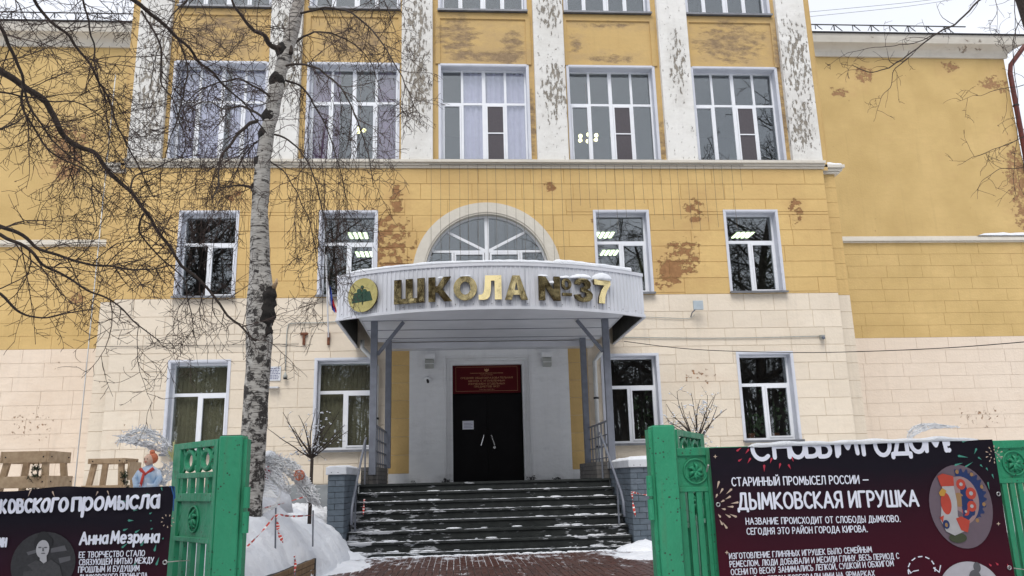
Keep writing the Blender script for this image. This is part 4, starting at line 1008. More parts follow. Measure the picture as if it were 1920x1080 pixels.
# ------------------------------------------------------------------ railings and handrails
for s, x in ((-1, bx(-2.52)), (1, bx(2.36))):
    side = 'left' if s < 0 else 'right'
    t = thing('railing', 'blue-grey landing railing with upright bars, %s of the doors' % side, 'railing', (x, 18.2, 1.82), 'landing railings')
    for zr_, wr_ in ((2.66, .045), (2.38, .03), (2.14, .03), (1.90, .03)): MB().bar((x, 17.08, zr_), (x, 19.33, zr_), wr_, wr_*.7).build('rail', M['post'], t)
    for k in range(5): yy = 17.35+k*.42; MB().bar((x+.001, yy, 1.825), (x+.001, yy, 2.64), .026).build('bar', M['post'], t)
    xh = X0+.10 if s < 0 else X1-.12
    hh = thing('handrail', 'sloping grey tube handrail on the %s side of the steps' % side, 'handrail', (xh, 16, G), 'sloping handrails')
    MB().tube([(xh, 17.25, 2.42), (xh, 17.0, 2.34), (xh, 15.25, 1.22), (xh, 15.1, 1.05), (xh, 15.08, .78)], .024, 10).build('tube', M['post'], hh, smooth=True)
    MB().bar((xh, 15.6, .62), (xh, 15.6, 1.42), .03).build('baluster', M['post'], hh)
    MB().bar((xh, 17.1, 1.47), (xh, 17.1, 2.38), .03).build('baluster', M['post'], hh)
# drainpipes by the posts
def pipe(name, pts, r, mat, label, cat, n=10, clips=()):
    t = thing(name, label, cat, pts[-1])
    MB().tube(pts, r, n).build('tube', mat, t, smooth=True)
    for c in clips: MB().lathe(Vector(c), [(r*1.25, 0), (r*1.25, .05)], 10).build('bracket', M['dark_metal'], t)
    return t
pipe('drainpipe', [(bx(3.0), YB-.25, 4.95), (bx(3.0), YB-.25, 4.78), (bx(2.78), YB-.12, 4.5), (bx(2.66), YB-.1, 4.35), (bx(2.66), YB-.1, 1.5)], .055, M['pipe_w'], 'white bent drainpipe behind the right canopy posts', 'drainpipe', clips=((bx(2.66), YB-.1, 3.4), (bx(2.66), YB-.1, 2.2)))
pipe('drainpipe', [(bx(-3.15), YB-.25, 4.95), (bx(-3.15), YB-.25, 4.75), (bx(-2.9), YB-.12, 4.5), (bx(-2.8), YB-.1, 4.3), (bx(-2.8), YB-.1, 1.5)], .055, M['pipe_w'], 'white bent drainpipe behind the left canopy posts', 'drainpipe', clips=((bx(-2.8), YB-.1, 3.0),))
xw = bx(20.75)
pipe('downpipe', [(xw+.85, YW-.55, 17.62), (xw+.5, YW-.5, 17.3), (xw+.08, YW-.2, 16.7), (xw+.06, YW-.12, 16.4), (xw+.02, YW-.12, G)], .09, M['pipe_r'], 'dark red downpipe at the corner of the right wing', 'downpipe', clips=((xw+.05, YW-.12, 15), (xw+.03, YW-.12, 12.5)))
pipe('corner_strip', [(bx(-9.95), YB+.3, 12.4), (bx(-9.95), YB+.3, G)], .014, M['pipe_w'], 'thin white pipe running down the left corner of the front block', 'pipe')

# ------------------------------------------------------------------ small things on the facade
for s, x, lab in ((-1, bx(-1.50), 'left'), (1, bx(1.45), 'right')):
    t = thing('wall_lamp', 'square glass wall lamp high on the white surround, %s of the doors' % lab, 'lamp', (x, YS-.1, 4.2), 'wall lamps by the doors')
    MB().box(x-.11, x+.11, YS-.14, YS-.02, 4.24, 4.46).build('shade', M['lamp'], t, bevel=.012)
    q = MB().box(x-.13, x+.13, YS-.16, YS-.001, 4.47, 4.60); q.box(x-.12, x+.12, YS-.15, YS-.001, 4.34, 4.355); q.build('bracket', M['surround'], t, bevel=.005)
t = thing('camera_dome', 'small grey camera on a round base beside the door surround', 'camera', (bx(-1.55), YS-.1, 3.9))
MB().ball((bx(-1.55), YS-.06, 3.98), .07, 14).build('housing', M['surround'], t, smooth=True); MB().tube([(bx(-1.55), YS-.1, 3.95), (bx(-1.53), YS-.2, 3.88)], .03, 10).build('lens', M['dark_metal'], t)
t = thing('floodlight', 'square grey floodlight on a bent bracket above the cream wall', 'floodlight', P(1308, 580, YB-.2))
c = P(1309, 573, YB-.25)
q = MB().box(c.x-.13, c.x+.13, c.y-.03, c.y+.02, c.z-.11, c.z+.13); q.build('head', simple('pale_blue_grey', (.42, .48, .52)), t, bevel=.01)
MB().tube([c+Vector((-.08, .02, -.1)), c+Vector((-.14, .1, -.16)), c+Vector((-.14, .24, -.24))], .015, 8).build('bracket', M['post'], t)
t = thing('wall_camera', 'small dark camera at the end of a wall conduit', 'camera', P(1543, 632, YB-.1)); c = P(1543, 632, YB-.1)
MB().tube([c, c+Vector((-.05, -.14, -.04))], .04, 10).build('body', M['post'], t, smooth=True); MB().box(c.x-.05, c.x+.06, c.y, YB, c.z-.05, c.z+.06).build('mount', M['lamp'], t)
t = thing('lantern', 'small dark bell lamp at the end of a pipe beside the plaque', 'lamp', P(535, 702, YB-.1)); c = P(535, 702, YB-.1)
MB().lathe(c+Vector((0, 0, -.08)), [(.055, 0), (.05, .05), (.02, .12), (.01, .15)], 12).build('shade', M['lamp'], t, smooth=True); MB().lathe(c+Vector((0, 0, -.07)), [(.045, -.05), (.05, 0)], 12).build('glass', M['dark_metal'], t)
def cable(pts, r, mat, label, cat='cable', name='cable'):
    P_ = [Vector(p) for p in pts]; out = []
    for k in range(len(P_)-1):
        for i in range(6):
            u = i/6; p0, p1, p2, p3 = P_[max(k-1, 0)], P_[k], P_[k+1], P_[min(k+2, len(P_)-1)]
            out.append(.5*((2*p1)+(p2-p0)*u+(2*p0-5*p1+4*p2-p3)*u*u+(3*p1-p0-3*p2+p3)*u**3))
    out.append(P_[-1]); return MB().tube(out, r, 5).solo(name, mat, label, cat, smooth=True)
yc = YB-.03
cable([P(535, 695, yc), P(537, 640, yc), P(540, 612, yc), P(550, 606, yc), P(600, 605, yc), P(640, 602, yc)], .015, M['lamp'], 'grey bent conduit rising from the bell lamp and turning right', 'conduit', 'conduit')
cable([P(1205, 594, yc), P(1250, 596, yc), P(1290, 597, yc), P(1303, 590, yc)], .01, M['lamp'], 'thin conduit leading to the floodlight', 'conduit', 'conduit')
cable([P(1160, 632, yc), P(1300, 634, yc), P(1420, 633, yc), P(1540, 630, yc)], .013, M['lamp'], 'long straight conduit on the cream wall leading to the small camera', 'conduit', 'conduit')
cable([P(1170, 640, 19), P(1300, 655, 18), P(1480, 661, 17), P(1620, 659, 16), P(1780, 652, 14), P(1935, 640, 12)], .009, M['dark_metal'], 'black cable sagging across the right side of the facade', 'cable')
cable([P(180, 650, yc), P(350, 648, yc), P(560, 645, yc)], .007, M['dark_metal'], 'thin cable across the cream wall behind the birch', 'cable')
cable([P(1500, 24, 60), P(1700, 5, 60), P(1800, -8, 60)], .02, M['post'], 'upper faint wire crossing the sky above the right wing', 'wire', 'wire')
cable([P(1500, 33, 60), P(1700, 12, 60), P(1830, -8, 60)], .02, M['post'], 'lower faint wire crossing the sky above the right wing', 'wire', 'wire')
for px, lab in ((570, 'rusty T shaped flag bracket left of the other rusty bracket'), (616, 'rusty flag bracket just left of the canopy')):
    c = P(px, 635, yc); MB().box(c.x-.09 if px < 600 else c.x-.03, c.x+.09 if px < 600 else c.x+.03, c.y-.05, YB+.01, c.z+.09, c.z+.15).box(c.x-.03, c.x+.03, c.y-.04, YB, c.z-.16, c.z+.088).solo('bracket', M['rust'], lab, 'bracket', bevel=.006)
t = thing('flag', 'hanging white, blue and red flag on a pole left of the canopy', 'flag', P(616, 625, YB-.3))
a, b = P(616, 632, YB-.1), P(611, 478, YB-1.2); MB().tube([a, b], .02, 8).build('pole', M['wire_w'], t)
for i, (mt, x0, x1) in enumerate((('flag_w', 612, 618), ('flag_b', 617, 624), ('flag_r', 621, 629))):
    q = MB(); n = 10; o = {0: 0, 1: 12, 2: 34}[i]; e = {0: 52, 1: 60, 2: 62}[i]
    for k in range(n+1):
        yy = 520+o+(e-o)*k/n; sx = 0 if k < n else 2
        for j in range(4):
            u = j/3; q.v.append(tuple(P(x0+(x1-x0)*u*(.5+.5*k/n)+k*.5, yy+u*8, YB-1.0-.05*math.sin(k*.8+j*2+i))))
    for k in range(n):
        for j in range(3): a_ = k*4+j; q.f.append((a_, a_+1, a_+5, a_+4))
    q.build('stripe', M[mt], t, fix=False)
t = thing('plaque', 'white plaque with rows of small print on the wall beside the birch', 'plaque', P(514, 716, YB-.03))
a, b = P(500, 714, yc), P(527, 687, yc); MB().box(a.x, b.x, yc, YB+.005, a.z, b.z).build('board', M['cap'], t)
q = MB(); rs = random.Random(8)
for k in range(7):
    z = a.z+.04+k*(b.z-a.z-.06)/7; x = a.x+.03
    while x < b.x-.05: w = rs.uniform(.02, .06); q.box(x, min(x+w, b.x-.02), yc-.004, yc-.001, z, z+.018); x += w+.015
q.build('printed_line', M['ink'], t)
a, b = P(501, 727, YB-.18), P(524, 721, yc); MB().box(a.x, b.x, YB-.16, YB+.01, a.z, a.z+.03).solo('shelf', M['cap'], 'small white shelf with snow under the plaque', 'shelf')
t = thing('light_curtain', 'curtain of thin hanging light wires from the belt course over the arch', 'light wires', (bx(.9), YB-.2, 6.5))
rs = random.Random(3)
me = MB().tube([(0, 0, 0), (.004, 0, -.25), (-.004, 0, -.5), (0, 0, -.75), (.003, 0, -1)], .0042, 4, cap=False).mesh('wire', M['wire_d'])
x = -1.45; k = 0
while x < 7.0:
    L = rs.uniform(3.0, 3.5) if abs(x-.1) < 2 else rs.uniform(.6, 2.0) if x > 2 else 1.5
    if abs(x) < ARO: L = min(3.3, L)
    o = link('wire', me, t, Vector((bx(x+rs.uniform(-.02, .02)), YB-.20, 9.63))-ORG[t]); o.scale = (1, 1, L); x += .245; k += 1
MB().tube([(bx(-1.5), YB-.185, 9.64), (bx(7.0), YB-.185, 9.64)], .008, 4).build('cord', M['dark_metal'], t)
a = P(1560, 300, YB); snow_cap(bx(9.4), bx(9.98), YB+.12, YB+.6, 9.79, .14, 'clump of snow on the right end of the belt course', 5)
snow_cap(bx(18.4), bx(20.9), YW-.13, YW+.0, 9.80, .12, 'snow on the belt of the right wing near its corner', 6)

# things seen inside through the panes
def curtain(xa, xb, z0, z1, mat, label, yy=YB+.43, group='curtains on the third floor'):
    q = MB(); n = int((xb-xa)/.03)
    for k in range(n+1):
        x = xa+(xb-xa)*k/n; d = .035*math.sin(x*38)+.015*math.sin(x*91+1)
        q.v += [(bx(x), yy+d, z0), (bx(x), yy+d*.6, z1)]
        if k: b = 2*k-2; q.f.append((b, b+2, b+3, b+1))
    q.solo('curtain', mat, label, 'curtain', group, smooth=True)
curtain(-.58, -.04, 9.9, 12.62, M['curtain_l'], 'lavender curtain left of the middle bar of the window over the arch'); curtain(.05, 1.18, 9.9, 12.62, M['curtain_l'], 'lavender curtain filling the right half of the window over the arch')
curtain(-8.3, -7.0, 9.9, 12.62, M['curtain_l'], 'lavender curtain in the left half of the leftmost third floor window'); curtain(-6.9, -5.95, 9.9, 12.62, M['curtain_l'], 'lavender curtain in the right half of the leftmost third floor window')
curtain(-4.74, -3.95, 9.9, 12.62, M['curtain_p'], 'plum curtain at the left side of the window right of the birch'); curtain(-3.0, -2.4, 9.9, 12.62, M['curtain_p'], 'plum curtain at the right side of the window right of the birch')
slat = MB().box(-.055, .055, -.006, .006, 0, 2.1); slm = slat.mesh('slat', M['blind'])
for i, lab in ((0, 'olive vertical blind in the ground floor window behind the gate post'), (1, 'olive vertical blind in the ground floor window left of the canopy post')):
    x, z0, z1, w = wins['G%d' % i]; t = thing('vertical_blind', lab, 'blind', (bx(x), YB+.42, z0+.02), 'vertical blinds on the ground floor')
    for k in range(13):
        o = link('slat', slm, t, (-w/2+.06+k*.107, 0, .0)); o.rotation_euler.z = .55
    MB().box(bx(x)-.68, bx(x)+.68, YB+.40, YB+.44, z0+2.121, z0+2.15).build('rail', M['pvc'], t)
lt = None
for i, (px, py, Yl, lab) in enumerate(((1133, 441, 23.6, 'upper lit ceiling light in the window right of the arch'), (1143, 474, 25.3, 'lower lit ceiling light in the window right of the arch'), (1163, 497, 25.9, 'lit ceiling light low behind the right sash right of the arch'),
        (672, 442, 23.6, 'upper lit ceiling light in the window left of the arch'), (684, 477, 25.3, 'lower lit ceiling light in the window left of the arch'), (1393, 441, 23.6, 'lit ceiling light in the rightmost second floor window'), (400, 703, 22.7, 'lit ceiling light in the leftmost ground floor window'))):
    c = P(px, py, Yl); zc = 8.68 if py < 600 else 5.1
    v = (c-CAM); c = CAM+v*((zc-CAM.z)/v.z)
    if lt is None or True:
        if lt is None:
            t = thing('ceiling_light', lab, 'ceiling light', c, 'lit ceiling lights')
            lt = t; MB().box(c.x-.32, c.x+.32, c.y-.32, c.y+.32, c.z+.01, c.z+.05).build('housing', M['pvc'], t)
            for k in range(4): MB().box(c.x-.27+.15*k, c.x-.19+.15*k, c.y-.29, c.y+.29, c.z-.01, c.z+.009).build('tube', M['tube'], t)
        else: dup(lt, c, lab)
t = thing('chandelier', 'lit chandelier with several bulbs in the third floor window right of the middle', 'chandelier', P(1103, 262, 22)); c = P(1103, 262, 22)
MB().tube([c+Vector((0, 0, .1)), (c.x, c.y, 13.2)], .012, 6).build('stem', M['goldprint'], t)
for k in range(6):
    a = 2*PI*k/6+.4; e = c+Vector((math.cos(a)*.27, math.sin(a)*.27, .02*(k % 2))); MB().tube([c+Vector((0, 0, .08)), c+Vector((math.cos(a)*.15, math.sin(a)*.15, -.04)), e], .01, 5).build('arm', M['goldprint'], t); MB().ball(e+Vector((0, 0, .05)), .062, 10).build('bulb', M['bulb'], t, smooth=True)
t = thing('chandelier', 'small lit lamp between plum curtains in the window right of the birch', 'chandelier', P(675, 246, 22)); c = P(675, 246, 22)
MB().tube([c, (c.x, c.y, 13.2)], .012, 6).build('stem', M['goldprint'], t)
for k in range(3): a = 2*PI*k/3; MB().ball(c+Vector((math.cos(a)*.12, math.sin(a)*.12, .03)), .06, 10).build('bulb', M['bulb'], t, smooth=True)
rs = random.Random(12)
for i, (x, lab) in enumerate(((7.45, 'leafy house plant on the sill of the rightmost ground floor window'), (6.8, 'smaller house plant left in the rightmost ground floor window'), (4.0, 'house plant behind the ground floor window right of the canopy'))):
    t = thing('house_plant', lab, 'plant', (bx(x), YB+.6, 2.3), 'house plants behind the windows'); MB().lathe((bx(x), YB+.6, 2.3), [(.08, 0), (.11, .2)], 12).build('pot', M['rust'], t)
    q = MB()
    for k in range(60):
        a = rs.uniform(0, 2*PI); h = rs.uniform(.2, 1.3 if i != 1 else .7); r = rs.uniform(.05, .35); c = Vector((bx(x)+math.cos(a)*r, YB+.6+math.sin(a)*r*.4, 2.3+h)); d = Vector((math.cos(a)*.13, math.sin(a)*.06, rs.uniform(-.08, .08))); n_ = Vector((0, 0, .03+.03*rs.random()))
        q.poly([c, c+d*.5+n_, c+d, c+d*.5-n_])
    q.tube([(bx(x), YB+.6, 2.5), (bx(x)+.03, YB+.6, 3.4)], .012, 5); q.build('leaves', M['plant'], t, kind='stuff', fix=False)

# ------------------------------------------------------------------ snow banks and low brick edging
def bank(name, label, x0, x1, y0, y1, hf, step=.11):
    nx, ny = int((x1-x0)/step), int((y1-y0)/step); q = MB()
    for i in range(nx+1):
        for j in range(ny+1):
            x = x0+(x1-x0)*i/nx; y = y0+(y1-y0)*j/ny; q.v.append((x, y, hf(x, y)))
    for i in range(nx):
        for j in range(ny): a = i*(ny+1)+j; q.f.append((a, a+ny+1, a+ny+2, a+1))
    o = q.build(name, M['snow'], smooth=True, fix=False, kind='structure'); return o
def nz3(x, y, s, k): return noise.noise(Vector((x*s, y*s, k)))
def hl(x, y):
    e_ = max(0, min(1, (y-11.95)/.9)); e_ = e_*e_*(3-2*e_)
    xb = -1.98-.067*max(0, 11.9-y)+(.16*e_ if y > 11.9 else 0)
    d = xb-x
    if d < 0: return G-.12
    b0 = .40*(1-e_)+.20*e_
    h = b0+(.92-.02*e_)*(1-math.exp(-d/(.60-.08*e_)))+.22*math.exp(-((x+2.75)**2+(y-11.8)**2)/.5)
    if y > 14.5: h -= .12*min(1, (y-14.5)/2)
    if d > 3: h -= .25*min(1, (d-3)/4)
    k = min(1, .35+d*1.5)
    return h+k*(.09*nz3(x, y, 1.1, 1)+.10*nz3(x, y, 3.0, 2)+.075*abs(nz3(x, y, 6.5, 3))+.045*abs(nz3(x, y, 14, 4))+.018*nz3(x, y, 30, 4))+min(.05, d*.3)
bank('snow_bank', '', -9, -1.6, 6.2, 19.9, hl, .05)
def hr(x, y):
    xb = 3.42+.05*(y-12); d = x-xb
    if y > 12.6: xb = 3.85; d = x-xb
    if d < 0: return G-.12
    return (.40 if y < 12.6 else .2)+.75*(1-math.exp(-d/.6))+.07*nz3(x, y, 1.1, 8)+.06*nz3(x, y, 3.5, 5)+.05*abs(nz3(x, y, 8, 5))-(.2 if d > 3 else .066*d)
bank('snow_bank', '', 3.1, 12, 6.2, 19.9, hr, .10)
def edging(label, a, b, z0, z1, flip=1):
    a, b = Vector(a), Vector(b); L = (b-a).length; ang = math.atan2(b.y-a.y, b.x-a.x)
    t = thing('brick_edging', label, 'brick wall', (a.x, a.y, z0), None, ang); ORG[t] = Vector((0, 0, 0))
    MB().box(.0, L-.01, -.10 if flip > 0 else .012, -.012 if flip > 0 else .10, 0, z1-z0-.004).build('core', M['mortar'], t)
    n = 4; h = (z1-z0)/n
    for r in range(n):
        x = 0; first = r % 2
        while x < L-.02:
            w = .125 if first else .25; first = 0; e = min(x+w, L)
            piece(M['brick_t'], t, x+.004, e-.004, -.03 if flip > 0 else .0, .0 if flip > 0 else .03, r*h+.004, (r+1)*h-.004); x = e
    return t
edging('tan brick edging holding the snow bank left of the path', (-2.18, 8.6, 0), (-1.96, 11.9, 0), G, .50, -1).rotation_euler.z
edging('tan brick edging holding the snow bank right of the path', (3.20, 7.4, 0), (3.46, 12.6, 0), G, .50, 1)
edging('short tan brick end of the left snow bed', (-1.96, 11.9, 0), (-3.4, 11.95, 0), G, .50, -1)

# ------------------------------------------------------------------ trees
class Tree:
    def __init__(s, seed, rmin=.0022): s.r = random.Random(seed); s.rmin = rmin; s.tw = []
    def walk(s, p, d, L, r0, r1, n, wob, grav, curl=0):
        p = Vector(p); d = Vector(d).normalized(); pts = [p.copy()]; rad = [r0]
        ax = Vector((s.r.uniform(-1, 1), s.r.uniform(-1, 1), s.r.uniform(-1, 1))).normalized()
        for k in range(n):
            d = d+Vector((s.r.gauss(0, wob), s.r.gauss(0, wob), s.r.gauss(0, wob)))+Vector((0, 0, -grav))+ax.cross(d)*curl
            d.normalize(); p = p+d*(L/n); pts.append(p.copy()); rad.append(r0+(r1-r0)*(k+1)/n)
        return pts, rad
    def sprout(s, pts, rad, lev, dens, L0, grav, wob=.13, flat=.7, r0=.006):
        """side shoots along a limb; each carries finer ones"""
        if lev < 0: return
        R_ = s.r
        for k in range(1, len(pts)):
            seg = pts[k]-pts[k-1]; m_ = seg.length*dens; cnt_ = int(m_)+(R_.random() < m_-int(m_))
            for i in range(cnt_):
                p = pts[k-1]+seg*R_.random(); t = seg.normalized()
                a = R_.uniform(0, 2*PI); o = Vector((math.cos(a), math.sin(a)*flat, R_.uniform(-1, 1))); o = (o-t*o.dot(t)).normalized()
                d = (t*R_.uniform(.25, .9)+o*R_.uniform(.5, 1.0))
                L = L0*R_.uniform(.35, 1.2)*(1-.35*k/len(pts)); rr = min(rad[k]*.7, r0)
                rr = max(rr, s.rmin); q, w = s.walk(p, d, L, rr, max(rr*.4, s.rmin*.7), 7 if lev else 5, wob, grav*R_.uniform(.3, 1.5), R_.uniform(-.24, .24))
                s.tw.append((q, w)); s.sprout(q, w, lev-1, dens*1.25, L0*.42, grav, wob, flat, rr*.62)
    def twigs(s, n=3):
        q = MB()
        for p, w in s.tw: q.tube(p, w, n, cap=False)
        return q
def smooth_path(pts, rad, sub=4):
    P_ = [Vector(p) for p in pts]; o, w = [], []
    for k in range(len(P_)-1):
        for i in range(sub):
            u = i/sub; p0, p1, p2, p3 = P_[max(k-1, 0)], P_[k], P_[k+1], P_[min(k+2, len(P_)-1)]
            o.append(.5*((2*p1)+(p2-p0)*u+(2*p0-5*p1+4*p2-p3)*u*u+(3*p1-p0-3*p2+p3)*u**3)); w.append(rad[k]+(rad[k+1]-rad[k])*u)
    o.append(P_[-1]); w.append(rad[-1]); return o, w

# birch in the snow bank
BY = 11.0
T = Tree(21, .0036)
bt = thing('birch_tree', 'white birch with blackened bark standing in the snow left of the entrance', 'tree', P(475, 960, BY))
tp = [(462, 1010, 26), (466, 950, 24), (473, 850, 23), (480, 750, 22.5), (484, 680, 22), (486, 640, 24), (487, 600, 24), (489, 560, 24), (488, 500, 19.5), (487, 400, 17.5), (492, 320, 16.5), (500, 260, 15), (512, 200, 15), (522, 150, 15), (538, 95, 14.5), (552, 40, 14), (562, -10, 12), (575, -80, 11), (590, -200, 9), (600, -330, 6), (604, -430, 3)]
tpts = [P(x, y, BY) for x, y, w in tp]; trad = [w*BY/F*(1.0 if y > 420 else .9) for x, y, w in tp]
sp_, sr_ = smooth_path(tpts, trad, 6)
q = MB(); q.tube(sp_, [r*(1+.06*noise.noise(Vector((0, 0, p.z*4)))) for p, r in zip(sp_, sr_)], 20)
q.v = [(x+noise.noise(Vector((x*9, y*9, z*3)))*.018, y, z) for x, y, z in q.v]
q.build('trunk', M['birch'], bt, smooth=True)
for kx_, ky_, kr in ((531, 95, .11), (520, 152, .12), (505, 218, .11), (497, 252, .10), (489, 306, .10), (484, 352, .09), (480, 430, .05)):
    kc = P(kx_, ky_, BY); kr *= .92; q = MB().lathe(kc+Vector((0, 0, -kr*.8)), [(.4*kr, -kr*.6), (kr*.85, -kr*.2), (kr*1.06, kr*.3), (kr*1.12, kr*.8), (kr*1.06, kr*1.2), (kr*.85, kr*1.7), (.4*kr, kr*2.1)], 14)
    q.v = [(x+noise.noise(Vector((x*14, y*14, z*14)))*.03, y+noise.noise(Vector((x*14+5, y*14, z*14)))*.03, z) for x, y, z in q.v]; q.build('knot', M['bark_black'], bt, smooth=True)
c0, c1 = P(503, 575, BY-.05), P(514, 535, BY-.12)
q = MB(); sp2, sr2 = smooth_path([P(490, 640, BY-.02), P(496, 605, BY-.04), P(502, 575, BY-.06), P(507, 552, BY-.08), P(509, 540, BY-.09)], [.11, .12, .108, .085, .045], 6); q.tube(sp2, sr2, 18)
q.v = [tuple(Vector(v)+Vector((noise.noise(Vector(v)*11), noise.noise(Vector(v)*11+Vector((7, 0, 0))), noise.noise(Vector(v)*9+Vector((0, 7, 0)))))*.05) for v in q.v]
q.build('branch_stump', M['bark_black'], bt, smooth=True)
MB().tube([P(512, 540, BY-.1), P(518, 530, BY-.16), P(519, 522, BY-.18)], [.04, .025, .01], 7).build('branch_stub', M['wood'], bt, smooth=True)
bl = [  # limbs: points in the picture, depth and size
    ([(535, 92), (512, 88), (495, 68), (470, 52), (445, 20), (425, -20)], 11, 10, .075),
    ([(545, 100), (547, 70), (556, 20), (570, -30)], 10.9, 11.2, .05),
    ([(482, 226), (460, 240), (432, 268), (412, 300), (408, 345), (400, 372)], 10.9, 10.0, .045),
    ([(480, 352), (458, 348), (435, 350), (412, 352)], 11, 10.4, .035),
    ([(490, 218), (455, 200), (420, 205), (385, 190), (350, 205)], 11, 11.8, .03),
    ([(520, 130), (560, 120), (600, 130), (640, 165), (665, 215), (690, 290), (700, 350)], 11, 10.2, .032),
    ([(530, 150), (560, 158), (590, 195), (615, 245), (640, 330), (655, 400)], 11, 11.6, .03),
    ([(555, 30), (600, 15), (650, 20), (700, 60), (740, 120), (770, 180), (788, 220)], 11, 10.0, .03),
    ([(560, 0), (610, -40), (680, -40), (720, 0), (742, 60)], 11, 10.6, .03),
    ([(505, 250), (540, 262), (575, 300), (600, 370), (612, 450), (618, 540)], 11, 10.8, .025),
    ([(515, 190), (490, 170), (450, 150), (410, 155), (360, 180), (330, 230)], 11, 10.0, .03),
    ([(500, 255), (470, 275), (440, 330), (420, 400)], 11, 11.6, .022),
    ([(540, 90), (590, 60), (640, 70), (690, 110), (720, 190)], 11, 12, .028),
    ([(500, 300), (540, 330), (580, 420), (600, 520), (605, 600)], 11, 10.9, .018),
    ([(425, -20), (380, -20), (330, 20), (300, 80)], 10, 9.4, .03)]
def grow_limbs(T, t, limbs, mat, lev, dens, L0, grav, r0=.006, flat=.7, wob=.13, root=None):
    for pts, ya, yb, r in limbs:
        n = len(pts); w = [P(x, y, ya+(yb-ya)*k/(n-1)) for k, (x, y) in enumerate(pts)]
        if root: w = [Vector(root)] + w
        rad = [r*.62*(1-.75*k/(len(w)-1)) for k in range(len(w))]
        sp, sr = smooth_path(w, rad, 5)
        for k in range(1, len(sp)-1):
            sp[k] = sp[k]+Vector((noise.noise(sp[k]*5), noise.noise(sp[k]*5+Vector((9, 0, 0))), noise.noise(sp[k]*5+Vector((0, 9, 0)))))*.03
        MB().tube(sp, sr, 8).build('branch', mat, t, smooth=True)
        T.sprout(sp, sr, lev, dens, L0, grav, wob, flat, r0)
grow_limbs(T, bt, bl, M['bark_dark'], 2, 6.4, 1.05, .11, .0072)
T.twigs().build('twigs', M['twig'], bt, kind='stuff', fix=False)
# weeping tips
T2 = Tree(5, .003)
for k in range(170):
    px = T2.r.choice([T2.r.uniform(360, 470), T2.r.uniform(560, 720), T2.r.uniform(560, 640), T2.r.uniform(400, 700)]); p = P(px, T2.r.uniform(200, 420), T2.r.uniform(10.2, 11.8))
    w, r = T2.walk(p, (T2.r.uniform(-.2, .2), 0, -1), T2.r.uniform(.4, 1.3), .003, .0015, 8, .08, .25); T2.tw.append((w, r)); T2.sprout(w, r, 0, 4, .2, .1, r0=.0018)
T2.twigs().build('weeping_twigs', M['twig'], bt, kind='stuff', fix=False)

# dark tree whose trunk stands left of the picture
T = Tree(33, .0024); lt_ = thing('bare_tree', 'dark leafless tree whose crooked branches reach in from the left edge', 'tree', (-6.2, 6.6, G))
root = Vector((-6.2, 6.6, 0))
q = MB(); sp, sr = smooth_path([root+Vector((0, 0, G)), root+Vector((.1, 0, 2.5)), root+Vector((.0, .1, 5)), root+Vector((.3, .1, 7.5)), root+Vector((.5, 0, 10)), root+Vector((.7, 0, 12))], [.26, .2, .16, .12, .08, .02], 6)
q.tube(sp, sr, 14).build('trunk', M['bark_dark'], lt_, smooth=True)
ll = [([(-60, 100), (0, 130), (40, 160), (85, 190), (110, 240), (140, 270), (180, 290), (205, 325), (245, 360), (275, 400), (330, 480), (390, 545), (440, 600), (480, 640)], 6.4, 7.4, .052),
      ([(-40, -30), (50, -10), (75, 20), (130, 70), (160, 110), (195, 170), (220, 230), (250, 300), (290, 370)], 6.6, 7.6, .03),
      ([(150, -60), (250, 0), (290, 35), (330, 65), (370, 110), (420, 160), (465, 205), (500, 250)], 6.8, 8.4, .038),
      ([(-60, 10), (0, 50), (20, 90), (40, 130), (45, 165), (60, 205), (85, 250), (120, 285), (190, 330)], 6.0, 6.8, .028),
      ([(-60, 400), (0, 422), (40, 440), (75, 465), (130, 485), (200, 500), (260, 505), (330, 498)], 6.2, 6.8, .030),
      ([(-60, 430), (0, 440), (60, 470), (85, 500), (140, 530), (200, 560), (250, 600), (300, 640)], 6.0, 6.6, .026),
      ([(-60, 530), (0, 555), (35, 585), (60, 595), (110, 590), (180, 575)], 5.8, 6.2, .020),
      ([(40, 160), (45, 200), (90, 280), (160, 320), (175, 360), (180, 430)], 6.5, 6.8, .018),
      ([(150, -30), (160, 10), (175, 80), (185, 150), (205, 240), (200, 330)], 7, 7.4, .018),
      ([(270, 400), (262, 440), (300, 480), (340, 520), (360, 600), (370, 650)], 7.2, 7.2, .016),
      ([(-30, 250), (40, 230), (60, 205)], 6, 6.2, .014),
      ([(330, 65), (350, 130), (340, 200), (310, 290), (300, 380)], 7.6, 7.6, .016),
      ([(265, 20), (300, 90), (303, 150), (330, 200), (345, 270), (335, 330)], 7.1, 7.4, .018),
      ([(245, 360), (255, 330), (300, 310), (350, 290), (400, 300)], 6.9, 7.2, .014),
      ([(-60, 170), (0, 173), (90, 188), (150, 200), (220, 240), (250, 290)], 6.4, 6.9, .016)]
grow_limbs(T, lt_, ll, M['bark_dark'], 2, 8.6, .95, .02, .0056, .6, .13)
for a_, b_ in ((Vector((-6.15, 6.65, 6.4)), P(-60, 100, 6.4)), (Vector((-6.1, 6.6, 7.4)), P(-40, -30, 6.6)), (Vector((-5.9, 6.6, 7.9)), P(150, -60, 6.8)), (Vector((-6.2, 6.6, 6.0)), P(-60, 10, 6.0)), (Vector((-6.2, 6.6, 4.4)), P(-60, 400, 6.2)), (Vector((-6.2, 6.6, 4.1)), P(-60, 430, 6.0)), (Vector((-6.2, 6.6, 3.5)), P(-60, 530, 5.8)), (Vector((-6.2, 6.6, 5.4)), P(-60, 170, 6.4))):
    m_ = (a_+b_)/2+Vector((0, 0, .35)); sp, sr = smooth_path([a_, m_, b_], [.055, .04, .026], 5); MB().tube(sp, sr, 8).build('branch', M['bark_dark'], lt_, smooth=True)
